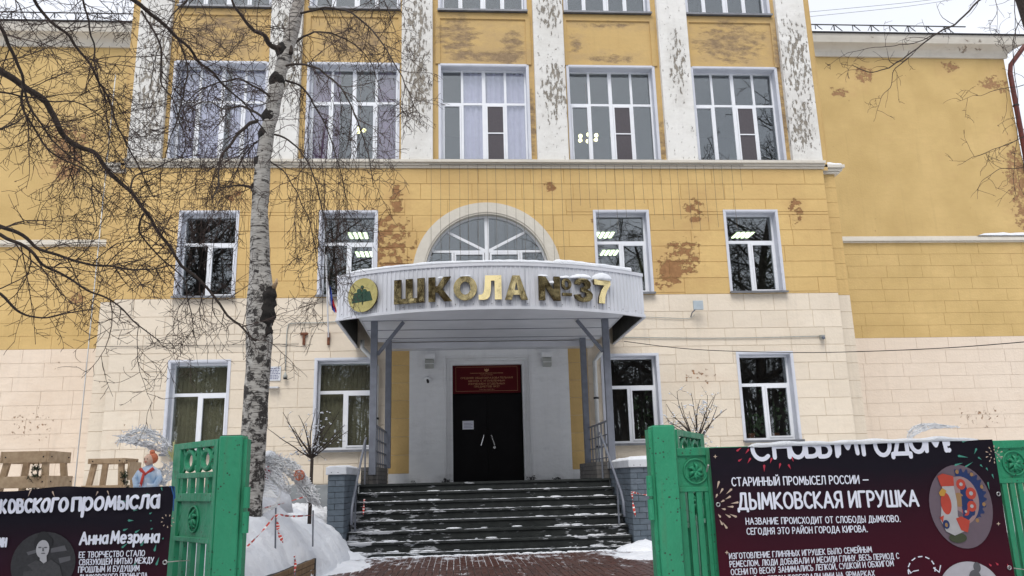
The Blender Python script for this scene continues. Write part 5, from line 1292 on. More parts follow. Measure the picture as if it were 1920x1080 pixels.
T.twigs().build('twigs', M['twig'], lt_, kind='stuff', fix=False)

# tree reaching in at the top right
T = Tree(44, .0026); rt_ = thing('bare_tree', 'leafless tree whose thin branches hang in from the top right corner', 'tree', (8.6, 9.6, G))
sp, sr = smooth_path([(8.6, 9.6, G), (8.5, 9.6, 3), (8.3, 9.5, 6), (7.9, 9.4, 8.6), (7.4, 9.3, 11)], [.22, .18, .15, .10, .03], 6); MB().tube(sp, sr, 14).build('trunk', M['bark_dark'], rt_, smooth=True)
rl = [([(1960, -90), (1880, -40), (1835, 2), (1790, 45), (1750, 68), (1700, 105), (1660, 130), (1625, 134), (1598, 122)], 9.3, 8.8, .026),
      ([(1755, 65), (1710, 80), (1650, 88), (1590, 100), (1545, 130)], 9.1, 8.8, .011),
      ([(1712, 100), (1680, 128), (1668, 165), (1650, 190), (1638, 228)], 9.1, 8.8, .010),
      ([(1960, 150), (1895, 165), (1850, 175), (1795, 190)], 9.2, 9, .010), ([(1970, 230), (1905, 265), (1850, 285), (1795, 310)], 9.2, 9, .012),
      ([(1970, 280), (1915, 312), (1870, 318), (1840, 340), (1820, 370)], 9.2, 9, .010), ([(1905, -60), (1900, 0), (1905, 50), (1895, 100), (1870, 60)], 9.2, 9.2, .012),
      ([(1990, 0), (1930, 20), (1900, 80), (1910, 200), (1900, 330), (1908, 370)], 9.4, 9.3, .012), ([(1860, -30), (1870, 20), (1855, 55), (1880, 80)], 9.2, 9.0, .008)]
grow_limbs(T, rt_, rl, M['bark_dark'], 2, 4.2, .5, .06, .0055, .6, .13)
for b_, z_ in ((P(1960, -90, 9.3), 8.2), (P(1960, 150, 9.2), 6.6), (P(1970, 230, 9.2), 6.0), (P(1970, 280, 9.2), 5.6), (P(1990, 0, 9.4), 7.4)):
    sp, sr = smooth_path([(8.3, 9.5, z_), Vector((8.3, 9.5, z_))*.5+b_*.5+Vector((0, 0, .2)), b_], [.05, .035, .02], 4); MB().tube(sp, sr, 7).build('branch', M['bark_dark'], rt_, smooth=True)
T.twigs().build('twigs', M['twig'], rt_, kind='stuff', fix=False)

# far edge of the park across the street, mirrored dark in the lowest windows
q = MB(); rs = random.Random(77)
for k in range(1500):
    x, y = rs.uniform(-75, 75), rs.uniform(-34, -52); h = rs.uniform(7, 17); w = rs.uniform(.06, .2); l = rs.uniform(-1, 1)
    q.tube([(x, y, G), (x+l*.4, y, h*.5), (x+l, y, h)], [w, w*.7, .03], 4, cap=False)
    for i in range(5): z = h*rs.uniform(.25, .95); a = rs.uniform(-1.6, 1.6); q.tube([(x+l*z/h, y, z), (x+l*z/h+a, y, z+rs.uniform(.6, 2))], [.05, .02], 3, cap=False)
q.build('distant_wood', M['bark_far'], kind='stuff', fix=False)
# tall park trees on the street side (the windows and the gold letters mirror them) and behind the wing
def big_tree(seed, H, label, loc):
    T = Tree(seed, .011); R_ = T.r; t = thing('park_tree', label, 'tree', (0, 0, 0), 'tall leafless street trees')
    tr, w = T.walk((0, 0, -.1), (0, 0, 1), H, .26, .03, 16, .05, 0); sp, sr = smooth_path(tr, w, 2); MB().tube(sp, sr, 9).build('trunk', M['bark_far'], t, smooth=True)
    lm = MB()
    for k in range(3, len(tr)-1):
        for i in range(3):
            a = R_.uniform(0, 2*PI); d = Vector((math.cos(a), math.sin(a), R_.uniform(.5, 1.3))); L = (H-tr[k].z)*.42+1.2
            q, r = T.walk(tr[k], d, L, w[k]*.42, .012, 8, .13, .02); lm.tube(q, r, 5, cap=False); T.sprout(q, r, 1, 2.3, L*.40, .05, .12, 1, .026)
    lm.build('limbs', M['bark_far'], t, kind='stuff', fix=False); T.twigs().build('twigs', M['bark_far'], t, kind='stuff', fix=False)
    t.location = loc; return t
pt = big_tree(71, 19, 'tall leafless tree behind the right wing beside the red downpipe', (25.2, 34, G)); pt['group'] = 'trees behind the wing'
pa = big_tree(72, 21, 'tall leafless street tree mirrored in the windows', (10.5, -3, G)); pb_ = big_tree(73, 18, 'tall leafless street tree mirrored in the windows', (-12, -4, G))
for k, (x, y, s) in enumerate(((16.5, -6, 1), (21, -2, .95), (6.3, -9, .8), (13.5, -11, 1.1), (25, -9, 1.05), (-8, -9, .9), (-17, -3, 1.05), (-21, -9, 1.1), (-14, -12, 1.15), (-3.5, -16, .75), (1.5, -18, .7), (9, -18, 1), (18, -17, 1.1), (8.8, -.5, .95), (15.5, 0, 1.3), (19.5, -1, 1.25), (-13.5, -.5, 1.35), (-6.5, -1, 1.15), (4.8, -3, .8), (-9, -19, 1), (-24, -2, 1))):
    dup(pa if k % 2 else pb_, (x, y, G), 'tall leafless street tree mirrored in the windows', k*1.7, s)
dup(pt, (28.5, 31, G), 'second leafless tree behind the right wing, nearer the picture edge', 2.1, .9)

# ------------------------------------------------------------------ pruned saplings with snow
def sapling(px, py, Y, zb, H, spread, label, seed):
    T = Tree(seed); R_ = T.r; b = P(px, py, Y); t = thing('sapling', label, 'tree', (b.x, b.y, zb), 'snow-dusted saplings')
    sp = [(b.x, b.y, zb), (b.x+.01, b.y, b.z)]; MB().tube(sp, [.032, .026], 8).build('trunk', M['bark_dark'], t, smooth=True)
    sno = MB(); cr_ = MB()
    for k in range(15):
        a = 2*PI*k/7.5+R_.uniform(-.2, .2); d = Vector((math.cos(a)*spread, math.sin(a)*spread*.8, R_.uniform(.55, 2.2))); q, r = T.walk((b.x, b.y, b.z), d, H*R_.uniform(.75, 1.1), .013, .004, 8, .09, -.01)
        cr_.tube(q, r, 5, cap=False); T.sprout(q, r, 1, 5.5, .30, -.02, .1, 1, .005)
    cr_.build('branches', M['bark_dark'], t, kind='stuff', fix=False); T.twigs().build('twigs', M['twig'], t, kind='stuff', fix=False)
    for q, r in T.tw:
        for p in q[1:]:
            if R_.random() < .15: sno.ball(p+Vector((0, 0, .006)), R_.uniform(.007, .016), 5, 1.4, 1.4, .8)
    sno.build('snow_crumbs', M['snow'], t, kind='stuff', fix=False)
sapling(584, 860, 13.2, .9, .85, .95, 'pruned sapling dusted with snow left of the brick pier', 3)
sapling(1306, 832, 13.6, .6, .92, .95, 'pruned sapling with snow behind the right gate post', 9)

# ------------------------------------------------------------------ fence and gates
def emblem_relief(mb, c, u, n, r):
    """cast medallion: c centre, u along the panel, n outward"""
    c = Vector(c); u = Vector(u); n = Vector(n); z = Vector((0, 0, 1)); K = 24
    pts = [c+u*(math.cos(2*PI*k/K)*r)+z*(math.sin(2*PI*k/K)*r)+n*.004 for k in range(K+1)]; mb.tube(pts, r*.08, 6, cap=False)
    for k in range(6):
        a = 2*PI*k/6+.3; p = c+u*(math.cos(a)*r*.45)+z*(math.sin(a)*r*.45); mb.tube([c+n*.006, p+n*.012, c+u*(math.cos(a+.35)*r*.72)+z*(math.sin(a+.35)*r*.72)+n*.004], [r*.14, r*.16, r*.06], 6)
    mb.tube([c+u*(-r*.5)-z*r*.6+n*.006, c-z*r*.35+n*.01, c+u*(r*.5)-z*r*.6+n*.006], [r*.08, r*.1, r*.08], 6)
def leaf(label, hx, hy, ex, ey, z1, z0, wl, mirror=1):
    """gate leaf from its hinge (hx,hy) to its free end (ex,ey)"""
    t = thing('gate_leaf', label, 'gate', (hx, hy, z0), 'gate leaves'); h = Vector((hx, hy, 0)); e = Vector((ex, ey, 0)); u = (e-h).normalized(); L = (e-h).length
    n = Vector((-u.y, u.x, 0)); 
    if n.y > 0: n = -n
    Z = lambda z: Vector((0, 0, z))
    def rail(s0, s1, z, w, d=.04): return MB().bar(h+u*s0+Z(z), h+u*s1+Z(z), d, w)
    for s0, w in ((.02, .05), (L-.065, .13)): MB().bar(h+u*s0+Z(z0), h+u*s0+Z(z1), w, .04, upv=u.cross(Vector((0, 0, 1)))).build('stile', M['green2'], t, bevel=.003)
    zr = [(z1-.02, .04), (z1-.21, .035), (z1-.345, .05), (z1-.60, .03), (z0+.1, .06)]
    for z, w in zr: MB().bar(h+u*.045+Z(z), h+u*(L-.075)+Z(z), .042, w).build('rail', M['green2'], t, bevel=.003)
    # oval rings between triangular webs
    zc = z1-.116; n_ov = 2; pitch_ = (L-.18)/n_ov
    for k in range(n_ov):
        sc = .05+pitch_*(k+.5); K = 22; q = MB()
        pts = [h+u*(sc+math.cos(2*PI*i/K)*pitch_*.27)+Z(zc+math.sin(2*PI*i/K)*.058) for i in range(K+1)]; q.tube(pts, .018, 8, cap=False)
        for a_ in (-1, 1):
            for b_ in (-1, 1): q.bar(h+u*(sc+a_*pitch_*.46)+Z(zc+b_*.075), h+u*(sc+a_*pitch_*.26)+Z(zc+b_*.03), .014, .02)
        q.build('oval', M['green2'], t, fix=False)
        if k: MB().bar(h+u*(.05+pitch_*k)+Z(zc-.077), h+u*(.05+pitch_*k)+Z(zc+.077), .022, .03).build('divider', M['green2'], t)
    nb = 4
    for k in range(nb):
        s = .07+(L-.16)*(k+.5)/nb
        MB().bar(h+u*s+Z(z1-.322), h+u*s+Z(z1-.226), .05, .03, upv=n).build('bar', M['green2'], t)
    pl = MB()      # sheet with the medallion
    za, zb = z1-.586, z1-.369; hx0, hx1 = .045, L-.165
    pl.bar(h+u*((hx0+hx1)/2)+Z(za), h+u*((hx0+hx1)/2)+Z(zb), hx1-hx0, .012, upv=n)
    pl.build('panel', M['green2'], t)
    for sgn in (-1, 1):
        q = MB(); s_ = L-.18
        q.bar(h+u*(L-.17)+Z((za+zb)/2+sgn*.03), h+u*(L-.12)+Z((za+zb)/2+sgn*.09), .014, .05)
        q.build('web', M['green2'], t, fix=False)
    q = MB(); emblem_relief(q, h+u*(L*.45)+Z((za+zb)/2)+n*.008, u, n, .078); q.build('medallion', M['green2'], t, smooth=True)
    nb = 4
    for k in range(nb+1):
        s = .06+(L-.15)*k/nb; MB().bar(h+u*s+Z(z0+.1), h+u*s+Z(z1-.612), .055, .03, upv=n).build('bar', M['green2'], t)
    return t
def gate_post(label, x, y, w, d, z1, flap):
    t = thing('gate_post', label, 'gate post', (x, y, G), 'gate posts')
    MB().box(x-w/2, x+w/2, y-d/2, y+d/2, G-.02, z1).build('tube', M['green'], t, bevel=.006)
    s = flap; MB().box(x+s*w/2, x+s*(w/2+.022), y-d/2+.03, y+d/2-.02, G+.2, z1-.02).build('flange', M['green'], t) if s < 0 else MB().box(x+w/2, x+w/2+.022, y-d/2+.03, y+d/2-.02, G+.2, z1-.02).build('flange', M['green'], t)
    for z in (z1-.50, z1-.36, .55): 
        a, b = sorted((x+s*(w/2+.0225), x+s*(w/2+.05))); MB().tube([((a+b)/2, y-.05, z-.06), ((a+b)/2, y-.05, z+.06)], .02, 10).build('hinge', M['green'], t)
    MB().box(x-w/2+.01, x+w/2-.01, y-d/2+.01, y+d/2-.01, z1-.03, z1+.004).build('cap', M['dark_metal'] if flap > 0 else M['green'], t)
    return t
gate_post('green square gate post left of the path with dark open top', -1.335, 5.0, .135, .14, 1.795, 1)
gate_post('green square gate post right of the path', 1.285, 5.0, .14, .14, 1.80, -1)
leaf('green ornamental gate leaf folded open left of the path', -1.43, 5.06, -1.875, 5.62, 1.785, .3, 1)
leaf('green ornamental gate leaf folded back behind the right banner', 1.40, 5.12, 1.80, 5.85, 1.785, .3, 1)
def fence(label, x0, x1, y, z1, bands=.24, pit=.052, posts=()):
    t = thing('fence', label, 'fence', ((x0+x1)/2, y, G), 'green fence sections')
    MB().box(x0, x1, y-.02, y+.02, z1-.05, z1).build('rail', M['green'], t, bevel=.003); MB().box(x0, x1, y-.018, y+.018, z1-bands-.03, z1-bands).build('rail', M['green'], t, bevel=.003)
    MB().box(x0, x1, y-.018, y+.018, .40, .44).build('rail', M['green'], t)
    MB().box(x0+.003, x1-.003, y-.006, y+.006, z1-bands-.001, z1-.048).build('panel', M['green'], t)
    x = x0+.115
    while x < x1-.05: q = MB(); emblem_relief(q, (x, y-.008, z1-.05-(bands-.05)/2), (1, 0, 0), (0, -1, 0), .075); q.build('medallion', M['green'], t, smooth=True); x += .42
    n = int((x1-x0-.02)/pit); bm_ = MB().box(-.017, .017, -.012, .012, 0, z1-bands-.46).mesh('bar', M['green'])
    for k in range(n+1):
        link('bar', bm_, t, Vector((x0+.02+(x1-x0-.04)*k/n, y, .43))-ORG[t])
    for px in posts: MB().box(px-.03, px+.03, y-.028, y+.028, G, z1-.002).build('post', M['green'], t, bevel=.004)
    return t
fence('green bar fence with cast medallions behind the right banner', 1.385, 3.9, 5.06, 1.665, posts=(1.60, 3.42, 3.85))
fence('green bar fence carrying the left banner', -5.0, -1.95, 5.06, 1.46, posts=(-3.5, -2.02))
# ------------------------------------------------------------------ banners
BYR = 4.98
def wav(x, z): return BYR+.006*math.sin(x*5+1)+.004*math.sin(z*9+x*3)
def bz(px, py, Y=BYR): p = P(px, py, Y); return p.x, p.z
def banner(label, x0, x1, z0, ztop, place, seed, wr=0, mat='banner'):
    t = thing('banner', label, 'banner', ((x0+x1)/2, BYR, z0)); q = MB(); nx, nz_ = 70, 40
    for i in range(nx+1):
        for j in range(nz_+1):
            u, v = i/nx, j/nz_; x = x0(v)+(x1(v)-x0(v))*u if callable(x0) else x0+(x1-x0)*u; z = z0+(ztop(x)-z0)*v
            y = place(x, z)
            if wr and v > .85: y += wr*(v-.85)/.15*noise.noise(Vector((x*6, z*14, seed)))
            q.v.append((x, y, z))
    for i in range(nx):
        for j in range(nz_): a = i*(nz_+1)+j; q.f.append((a, a+nz_+1, a+nz_+2, a+1))
    q.build('cloth', M[mat], t, smooth=True, fix=False); return t
rx0, rzt = bz(1330, 840); rx1, rzt1 = bz(1860, 824)
rb = banner('dark right banner about folk clay toys with a New Year greeting', rx0, rx1, .55, lambda x: rzt+(rzt1-rzt)*(x-rx0)/(rx1-rx0), wav, 1)
def line(mb, txt, x0, y0, x1, y1, cap, bold=.08, place=wav, yof=-.006):
    a, b = bz(x0, y0), bz(x1, y1); text_on(mb, txt, a, b, cap*BYR/F, bold, place, yof)
q = MB()
for tx, x0, y0, x1, y1, cp, bo in (('СТАРИННЫЙ ПРОМЫСЕЛ РОССИИ —', 1372, 911, 1629, 906, 14.5, .075), ('ДЫМКОВСКАЯ ИГРУШКА', 1384, 954, 1722, 948, 27, .085), ('НАЗВАНИЕ ПРОИСХОДИТ ОТ СЛОБОДЫ ДЫМКОВО.', 1398, 983, 1688, 978, 11, .075), ('СЕГОДНЯ ЭТО РАЙОН ГОРОДА КИРОВА.', 1400, 1002, 1626, 997, 11, .075),
        ('ИЗГОТОВЛЕНИЕ ГЛИНЯНЫХ ИГРУШЕК БЫЛО СЕМЕЙНЫМ', 1368, 1048, 1634, 1035, 9.6, .075), ('РЕМЕСЛОМ. ЛЮДИ ДОБЫВАЛИ И МЕСИЛИ ГЛИНУ. ВЕСЬ ПЕРИОД С', 1369, 1063, 1685, 1047, 9.6, .075), ('ОСЕНИ ПО ВЕСНУ ЗАНИМАЛИСЬ ЛЕПКОЙ, СУШКОЙ И ОБЖИГОМ', 1371, 1078, 1675, 1061, 9.6, .075), ('ИЗДЕЛИЙ. А ЛЕТОМ ТОРГОВАЛИ ИМИ НА ЯРМАРКАХ', 1373, 1094, 1640, 1080, 9.6, .075)):
    q = MB(); line(q, tx, x0, y0, x1, y1, cp, bo); q.build('lettering', M['print'], rb, fix=False)
q = MB()
hd = [('С', 1412, 1440, 862), ('Н', 1452, 1480, 858), ('О', 1482, 1510, 858), ('В', 1512, 1535, 856), ('Ы', 1537, 1570, 856), ('М', 1573, 1608, 851), ('Г', 1620, 1640, 852), ('О', 1643, 1670, 854), ('Д', 1674, 1706, 851), ('О', 1708, 1734, 848), ('М', 1736, 1772, 846), ('!', 1774, 1784, 846)]
ztop = lambda x: rzt+(rzt1-rzt)*(x-rx0)/(rx1-rx0)
for wd in (hd[:1], hd[1:6], hd[6:]):
    q = MB()
    for ch, a, b, yb_ in wd: line(q, ch, a, yb_, b, yb_-1, 40, .098)
    o = q.build('lettering', M['print'], rb, fix=False)
    b_ = bmesh.new(); b_.from_mesh(o.data); nrm = Vector((-(rzt1-rzt)/(rx1-rx0), 0, 1)); bmesh.ops.bisect_plane(b_, geom=b_.verts[:]+b_.edges[:]+b_.faces[:], plane_co=Vector((rx0, BYR, rzt-.004))-ORG[rb], plane_no=nrm, clear_outer=True); b_.to_mesh(o.data); b_.free()
# printed clay bird in a mauve oval
def pr(mat, fn, name, par=rb):
    q = MB(); fn(q); q.build(name, M[mat], par, fix=False)
SC = BYR/F
def D(q, px, py, rx, ry, lay, n=22, a0=0, a1=2*PI): c = bz(px, py); disc(q, c[0], c[1], rx*SC, ry*SC, -.005-lay*.0012, n, a0, a1, wav)
def PG(q, pts, lay): q.poly([(x, wav(x, z)-.005-lay*.0012, z) for x, z in [bz(*p) for p in pts]])
pr('p_egg', lambda q: D(q, 1801, 949, 61, 76, 0, 40), 'oval_background')
def tail(q):
    pts = []
    for k in range(61):
        a = R(105)-R(190)*k/60; r = 56+4*(1 if k % 4 < 2 else -1)*.8; pts.append((1799+math.cos(a)*r*.83, 938-math.sin(a)*r))
    PG(q, pts+[(1799, 938)], 1)
pr('p_blue', tail, 'bird_tail')
pr('p_rose', lambda q: D(q, 1800, 938, 35, 44, 2, 30), 'bird_tail_inner')
def med(q):
    for x, y, r in ((1799, 908, 9), (1818, 925, 10), (1820, 949, 9), (1809, 959, 7)): D(q, x, y, r, r*1.1, 3)
pr('p_orange', med, 'bird_medallion')
pr('p_white', lambda q: [D(q, x, y, r, r, 4, 8) for x, y, r in ((1799, 908, 3.5), (1818, 925, 4), (1820, 949, 3.5), (1809, 959, 2.5))], 'bird_medallion_centre')
pr('p_tan', lambda q: [D(q, 1796, 937, 11, 13, 3)]+[D(q, 1799+math.cos(R(100-36*k))*44, 938-math.sin(R(100-36*k))*54, 3.5, 4, 3, 8) for k in range(6)], 'bird_feather')
def body(q):
    PG(q, [(1764, 905), (1784, 905), (1792, 940), (1794, 968), (1812, 982), (1806, 996), (1788, 1004), (1772, 996), (1762, 975), (1764, 940)], 5)
pr('p_white', body, 'bird_body')
pr('p_orange', lambda q: [PG(q, [(1755, 893), (1764, 888), (1784, 893), (1786, 911), (1762, 912)], 6), D(q, 1772, 944, 10, 20, 6), PG(q, [(1790, 972), (1800, 968), (1816, 976), (1812, 998), (1800, 994)], 6), PG(q, [(1760, 970), (1768, 966), (1766, 980)], 6)], 'bird_comb')
pr('p_yellow', lambda q: PG(q, [(1758, 924), (1764, 915), (1772, 920), (1768, 930), (1761, 930)], 7), 'bird_beak')
pr('p_blue', lambda q: D(q, 1772, 983, 6.5, 8, 7), 'bird_flower'); pr('p_tan', lambda q: D(q, 1772, 984, 3, 4, 8, 10), 'bird_flower_centre')
pr('p_green', lambda q: D(q, 1794, 1008, 17, 9, 4), 'bird_foot')
pr('p_pale', lambda q: D(q, 1818, 1106, 58, 50, 0, 40), 'round_picture')
pr('p_g1', lambda q: [D(q, 1829, 1063, 7, 9, 1), D(q, 1826, 1085, 12, 16, 1)], 'round_picture_figure')
def sparks(q, lst):
    for x, y, dx, dy, w in lst:
        L = math.hypot(dx, dy); ux, uy = dx/L, dy/L; nx, ny = -uy*w, ux*w
        PG(q, [(x+nx, y+ny), (x+ux*w, y+uy*w), (x-nx, y-ny), (x-dx, y-dy)], 0)
rs = random.Random(2)
def burst(cx, cy, rings, w, rs=rs):
    return [(cx+math.cos(a)*r*1.0, cy+math.sin(a)*r, math.cos(a)*r*.28, math.sin(a)*r*.28, w) for r, n, o in rings for a in [o+2*PI*k/n for k in range(n)]]
pr('p_warm', lambda q: sparks(q, [s_ for s_ in burst(1335, 950, ((24, 9, .2), (38, 12, 0), (48, 11, .4)), 2.1) if s_[0] > 1341]), 'firework')
pr('p_warm', lambda q: sparks(q, burst(1862, 852, ((9, 8, 0), (16, 10, .3)), 1.2)), 'firework')
pr('p_red', lambda q: sparks(q, [(1382, 845, -8, 6, 2), (1403, 843, 6, -8, 2), (1385, 864, -6, 4, 2), (1406, 860, 5, -9, 2), (1432, 873, 0, -12, 2.2), (1446, 860, 3, -9, 2), (1462, 870, 2, -9, 2), (1478, 872, -4, -8, 2), (1484, 858, -3, -8, 2), (1855, 1060, 4, 4, 2), (1868, 1058, 4, 4, 2), (1888, 1062, 2, 6, 2)]), 'firework')
pr('p_teal', lambda q: sparks(q, [(1795, 855, -18, -3, 2.2), (1803, 828, -10, 2, 2), (1789, 872, -14, 4, 2), (1828, 842, 4, -10, 2), (1832, 858, -6, -4, 1.6), (1836, 872, -4, -4, 1.6), (1847, 878, -3, -5, 1.6), (1858, 890, -3, -8, 1.5), (1808, 875, -14, 9, 1.6), (1850, 905, -3, -14, 1.5)]), 'firework')
def dashes(q):
    for cx, cy, r, a0, a1, n in ((1727, 1068, 26, 200, -20, 7),):
        for k in range(n):
            a, b = R(a0+(a1-a0)*k/n), R(a0+(a1-a0)*(k+.6)/n)
            PG(q, [(cx+math.cos(a)*r, cy-math.sin(a)*r), (cx+math.cos(b)*r, cy-math.sin(b)*r), (cx+math.cos(b)*(r-2.2), cy-math.sin(b)*(r-2.2)), (cx+math.cos(a)*(r-2.2), cy-math.sin(a)*(r-2.2))], 0)
    PG(q, [(1749, 1063), (1759, 1071), (1761, 1059), (1763, 1060), (1760, 1074), (1748, 1065)], 0); PG(q, [(1703, 1066), (1708, 1073), (1714, 1069), (1707, 1076), (1702, 1068)], 0); PG(q, [(1712, 1070), (1722, 1068), (1722, 1070), (1712, 1072)], 0)
pr('print', dashes, 'dashed_arrow')
pr('p_warm', lambda q: [PG(q, [(x-4, y), (x-1, y-1), (x, y-4), (x+1, y-1), (x+4, y), (x+1, y+1), (x, y+4), (x-1, y+1)], 0) for x, y in ((1341, 856), (1871, 982), (1363, 1036))], 'star')
def eyelet(px, py, par, place=wav):
    x, z = bz(px, py); q = MB(); K = 14
    q.tube([(x+math.cos(2*PI*k/K)*.011, place(x, z)-.006, z+math.sin(2*PI*k/K)*.011) for k in range(K+1)], .0035, 6, cap=False); q.build('eyelet', M['eyelet'], par, smooth=True)
for e in ((1346, 946), (1870, 926), (1890, 1064)): eyelet(*e, rb)
q = MB().tube([P(1891, 1064, 4.97), P(1920, 1068, 5.03)], .003, 5).tube([P(1866, 848, 4.97), P(1878, 860, 5.03)], .004, 5).tube([P(1328, 872, 4.97), P(1325, 884, 5.03)], .006, 5); q.build('tie', M['string'], rb)
K = 80; q = MB(); xa, xb_ = bz(1405, 840)[0], bz(1835, 826)[0]
for k in range(K+1):
    x = xa+(xb_-xa)*k/K; e = min(1, k/3, (K-k)/12)**.5; h = (.024+.012*noise.noise(Vector((x*7, 0, 4))))*e; z = ztop(x); dr = (.004+.006*noise.noise(Vector((x*6, 5, 4))))*e
    for o_, zz in ((-.014, z-dr), (-.022*e-.004, z+h*.3), (-.01, z+h*.95), (.02, z+h), (.045, z+h*.6), (.05, z-.01)): q.v.append((x, BYR+o_, zz))
    if k:
        for j in range(5): b = (k-1)*6+j; q.f.append((b, b+1, b+7, b+6))
q.solo('snow_ridge', M['snow'], 'rope of snow lying on the top edge of the right banner', 'snow', smooth=True)
# left banner
lx1, lz1 = bz(325, 912); lx0 = bz(-330, 930)[0]
def ltop(x): return lz1+.012*noise.noise(Vector((x*2.2, 0, 7)))+(.018*math.exp(-((x-bz(110, 910)[0])/.16)**2))-.012*max(0, (lx1-x)-.9)
def lwav(x, z): return BYR+.008*math.sin(x*6)+.006*math.sin(z*11+x*4)+.05*max(0, min(1, (z-1.28)/.2))*noise.noise(Vector((x*5, z*11, 2)))
lb = banner('dark left banner about a craftswoman with her portrait', lx0, lx1, .55, ltop, lwav, 2, 0, 'banner_l')
q = MB()
def kx(q_, *a): q = MB(); line(q, *a, place=lwav, yof=-.013); q.build('lettering', M['print'], lb, fix=False)
kx(q, 'из истории дым', -330, 975, -2, 965, 27, .12)
kx(q, 'ковского', 2, 961, 128, 957, 30, .088); kx(q, 'промысла', 138, 957, 297, 951, 30, .088); kx(q, 'Анна', 153, 1020, 203, 1018, 19, .10); kx(q, 'Мезрина', 210, 1018, 298, 1016, 19, .10); kx(q, 'ин', 0, 1024, 13, 1024, 19, .10)
for tx, x0, y0, x1, y1 in (('ЕЕ ТВОРЧЕСТВО СТАЛО', 151, 1045, 272, 1042), ('СВЯЗУЮЩЕЙ НИТЬЮ МЕЖДУ', 151, 1059, 289, 1055), ('ПРОШЛЫМ И БУДУЩИМ', 149, 1073, 262, 1070), ('ДЫМКОВСКОГО ПРОМЫСЛА', 150, 1088, 277, 1084)): kx(q, tx, x0, y0, x1, y1, 9.2, .078)
_w = wav; wav = lwav
M['p_dress'] = simple('print_dress', (.055, .055, .058), (.035, .035, .038), 60, .5)
M['p_dusk'] = simple('print_dusk', (.03, .03, .034), (.018, .018, .02), 60, .5)
pr('p_dusk', lambda q: D(q, 82, 1056, 54, 52, 0, 30), 'portrait_background', lb)
pr('p_g1', lambda q: [PG(q, [(34, 1040), (70, 1030), (70, 1036), (32, 1048)], 1), PG(q, [(98, 1028), (124, 1022), (128, 1032), (98, 1036)], 1), PG(q, [(30, 1058), (56, 1050), (56, 1058), (28, 1068)], 1), PG(q, [(112, 1046), (134, 1042), (134, 1050), (114, 1056)], 1)], 'portrait_planks', lb)
pr('p_black', lambda q: [D(q, 84, 1018, 16, 14, 2), D(q, 84, 1004, 9, 7, 2)], 'portrait_hair', lb)
pr('p_dress', lambda q: PG(q, [(40, 1100), (48, 1062), (70, 1050), (84, 1056), (98, 1049), (114, 1060), (122, 1100)], 2), 'portrait_dress', lb)
pr('p_g2', lambda q: [D(q, 83, 1029, 11, 15, 3), PG(q, [(77, 1040), (90, 1040), (90, 1052), (84, 1056), (77, 1050)], 3)], 'portrait_face', lb)
pr('p_g1', lambda q: [D(q, 78, 1026, 3, 1.3, 4, 8), D(q, 89, 1026, 3, 1.3, 4, 8), D(q, 84, 1037, 4, 1, 4, 8), PG(q, [(83, 1026), (85, 1026), (86, 1033), (82, 1033)], 4)], 'portrait_features', lb)
pr('p_teal', lambda q: sparks(q, [(252, 929, -10, -6, 2.4), (274, 927, -9, -10, 2.4), (241, 976, -9, 0, 2.2), (282, 976, 0, 0.5, 1.8), (300, 915, -2, -6, 1.6), (232, 994, -8, 3, 2), (254, 998, -8, 5, 2), (283, 992, -3, 2, 1.6), (230, 1026, -10, 8, 2), (265, 1022, -7, 10, 2.2), (290, 1032, -3, 12, 2.2), (252, 1060, -8, 14, 2), (294, 1058, -5, 14, 2.2), (280, 963, -4, 2, 1.6), (305, 1010, -2, 2, 1.6), (231, 940, -6, 0, 1.8), (250, 957, -8, 1, 1.6)]), 'firework', lb)
pr('p_warm', lambda q: sparks(q, burst(314, 977, ((12, 9, .2),), 1.2)+[(62, 918, 6, -14, 1.5), (48, 936, 5, -10, 1.5), (100, 922, -4, -10, 1.5), (182, 922, 5, -8, 1.3), (200, 921, -3, -9, 1.3), (85, 935, 2, -8, 1.2)]), 'firework', lb)
wav = _w
eyelet(310, 1054, lb, lwav); MB().tube([P(311, 1054, 4.96), P(335, 1052, 5.0), P(354, 1051, 5.2)], .003, 5).build('tie', M['string'], lb)
MB().tube([P(322, 914, 4.97), P(326, 930, 4.99), P(325, 958, 5.0)], .004, 5).tube([P(318, 912, 4.97), P(327, 913, 5.0), P(328, 935, 5.0)], .004, 5).build('tie', M['rope'], lb)

# ------------------------------------------------------------------ things standing in the snow
def stand(label, cx, cy, zb, z1, wt, wb, rz, boards=((0, .17), (-.37, .17)), solid=False):
    t = thing('wooden_stand', label, 'stand', (cx, cy, zb), 'wooden stands behind the left banner', rz); ORG[t] = Vector((0, 0, 0)); H = z1-zb
    for a, b in ((-1, -1), (1, -1), (1, 1), (-1, 1)):
        MB().bar((a*wb/2, b*wb/2, 0), (a*wt/2, b*wt/2, H-.02), .06, .045, upv=(0, 1, 0)).build('leg', M['wood'], t)
    for dz, bh in boards:
        z = H+dz; w = wt+(wb-wt)*(-dz+bh/2)/H; 
        for k in range(4):
            a = PI/2*k; d = Vector((math.cos(a), math.sin(a), 0)); n = Vector((-d.y, d.x, 0)); off = n*(w/2+.045)
            e_ = w/2+(.058 if k%2 else .032); MB().bar(off-d*e_+Vector((0, 0, z-bh/2)), off+d*e_+Vector((0, 0, z-bh/2)), .024, bh-.03).build('board', M['wood'], t, bevel=.003)
            q = MB()
            for e in (-1, 1): q.ball(off*1.0+n*.014+d*e*(w/2)+Vector((0, 0, z-bh/2)), .008, 6)
            q.build('screw', M['dark_metal'], t)
    return t
p = P(66, 843, 9); stand('wooden pyramid stand nearest the left edge', p.x-.10, 9.25, .6, p.z, .37, .66, .0, ((0, .15), (-.26, .15), (-.60, .15)))
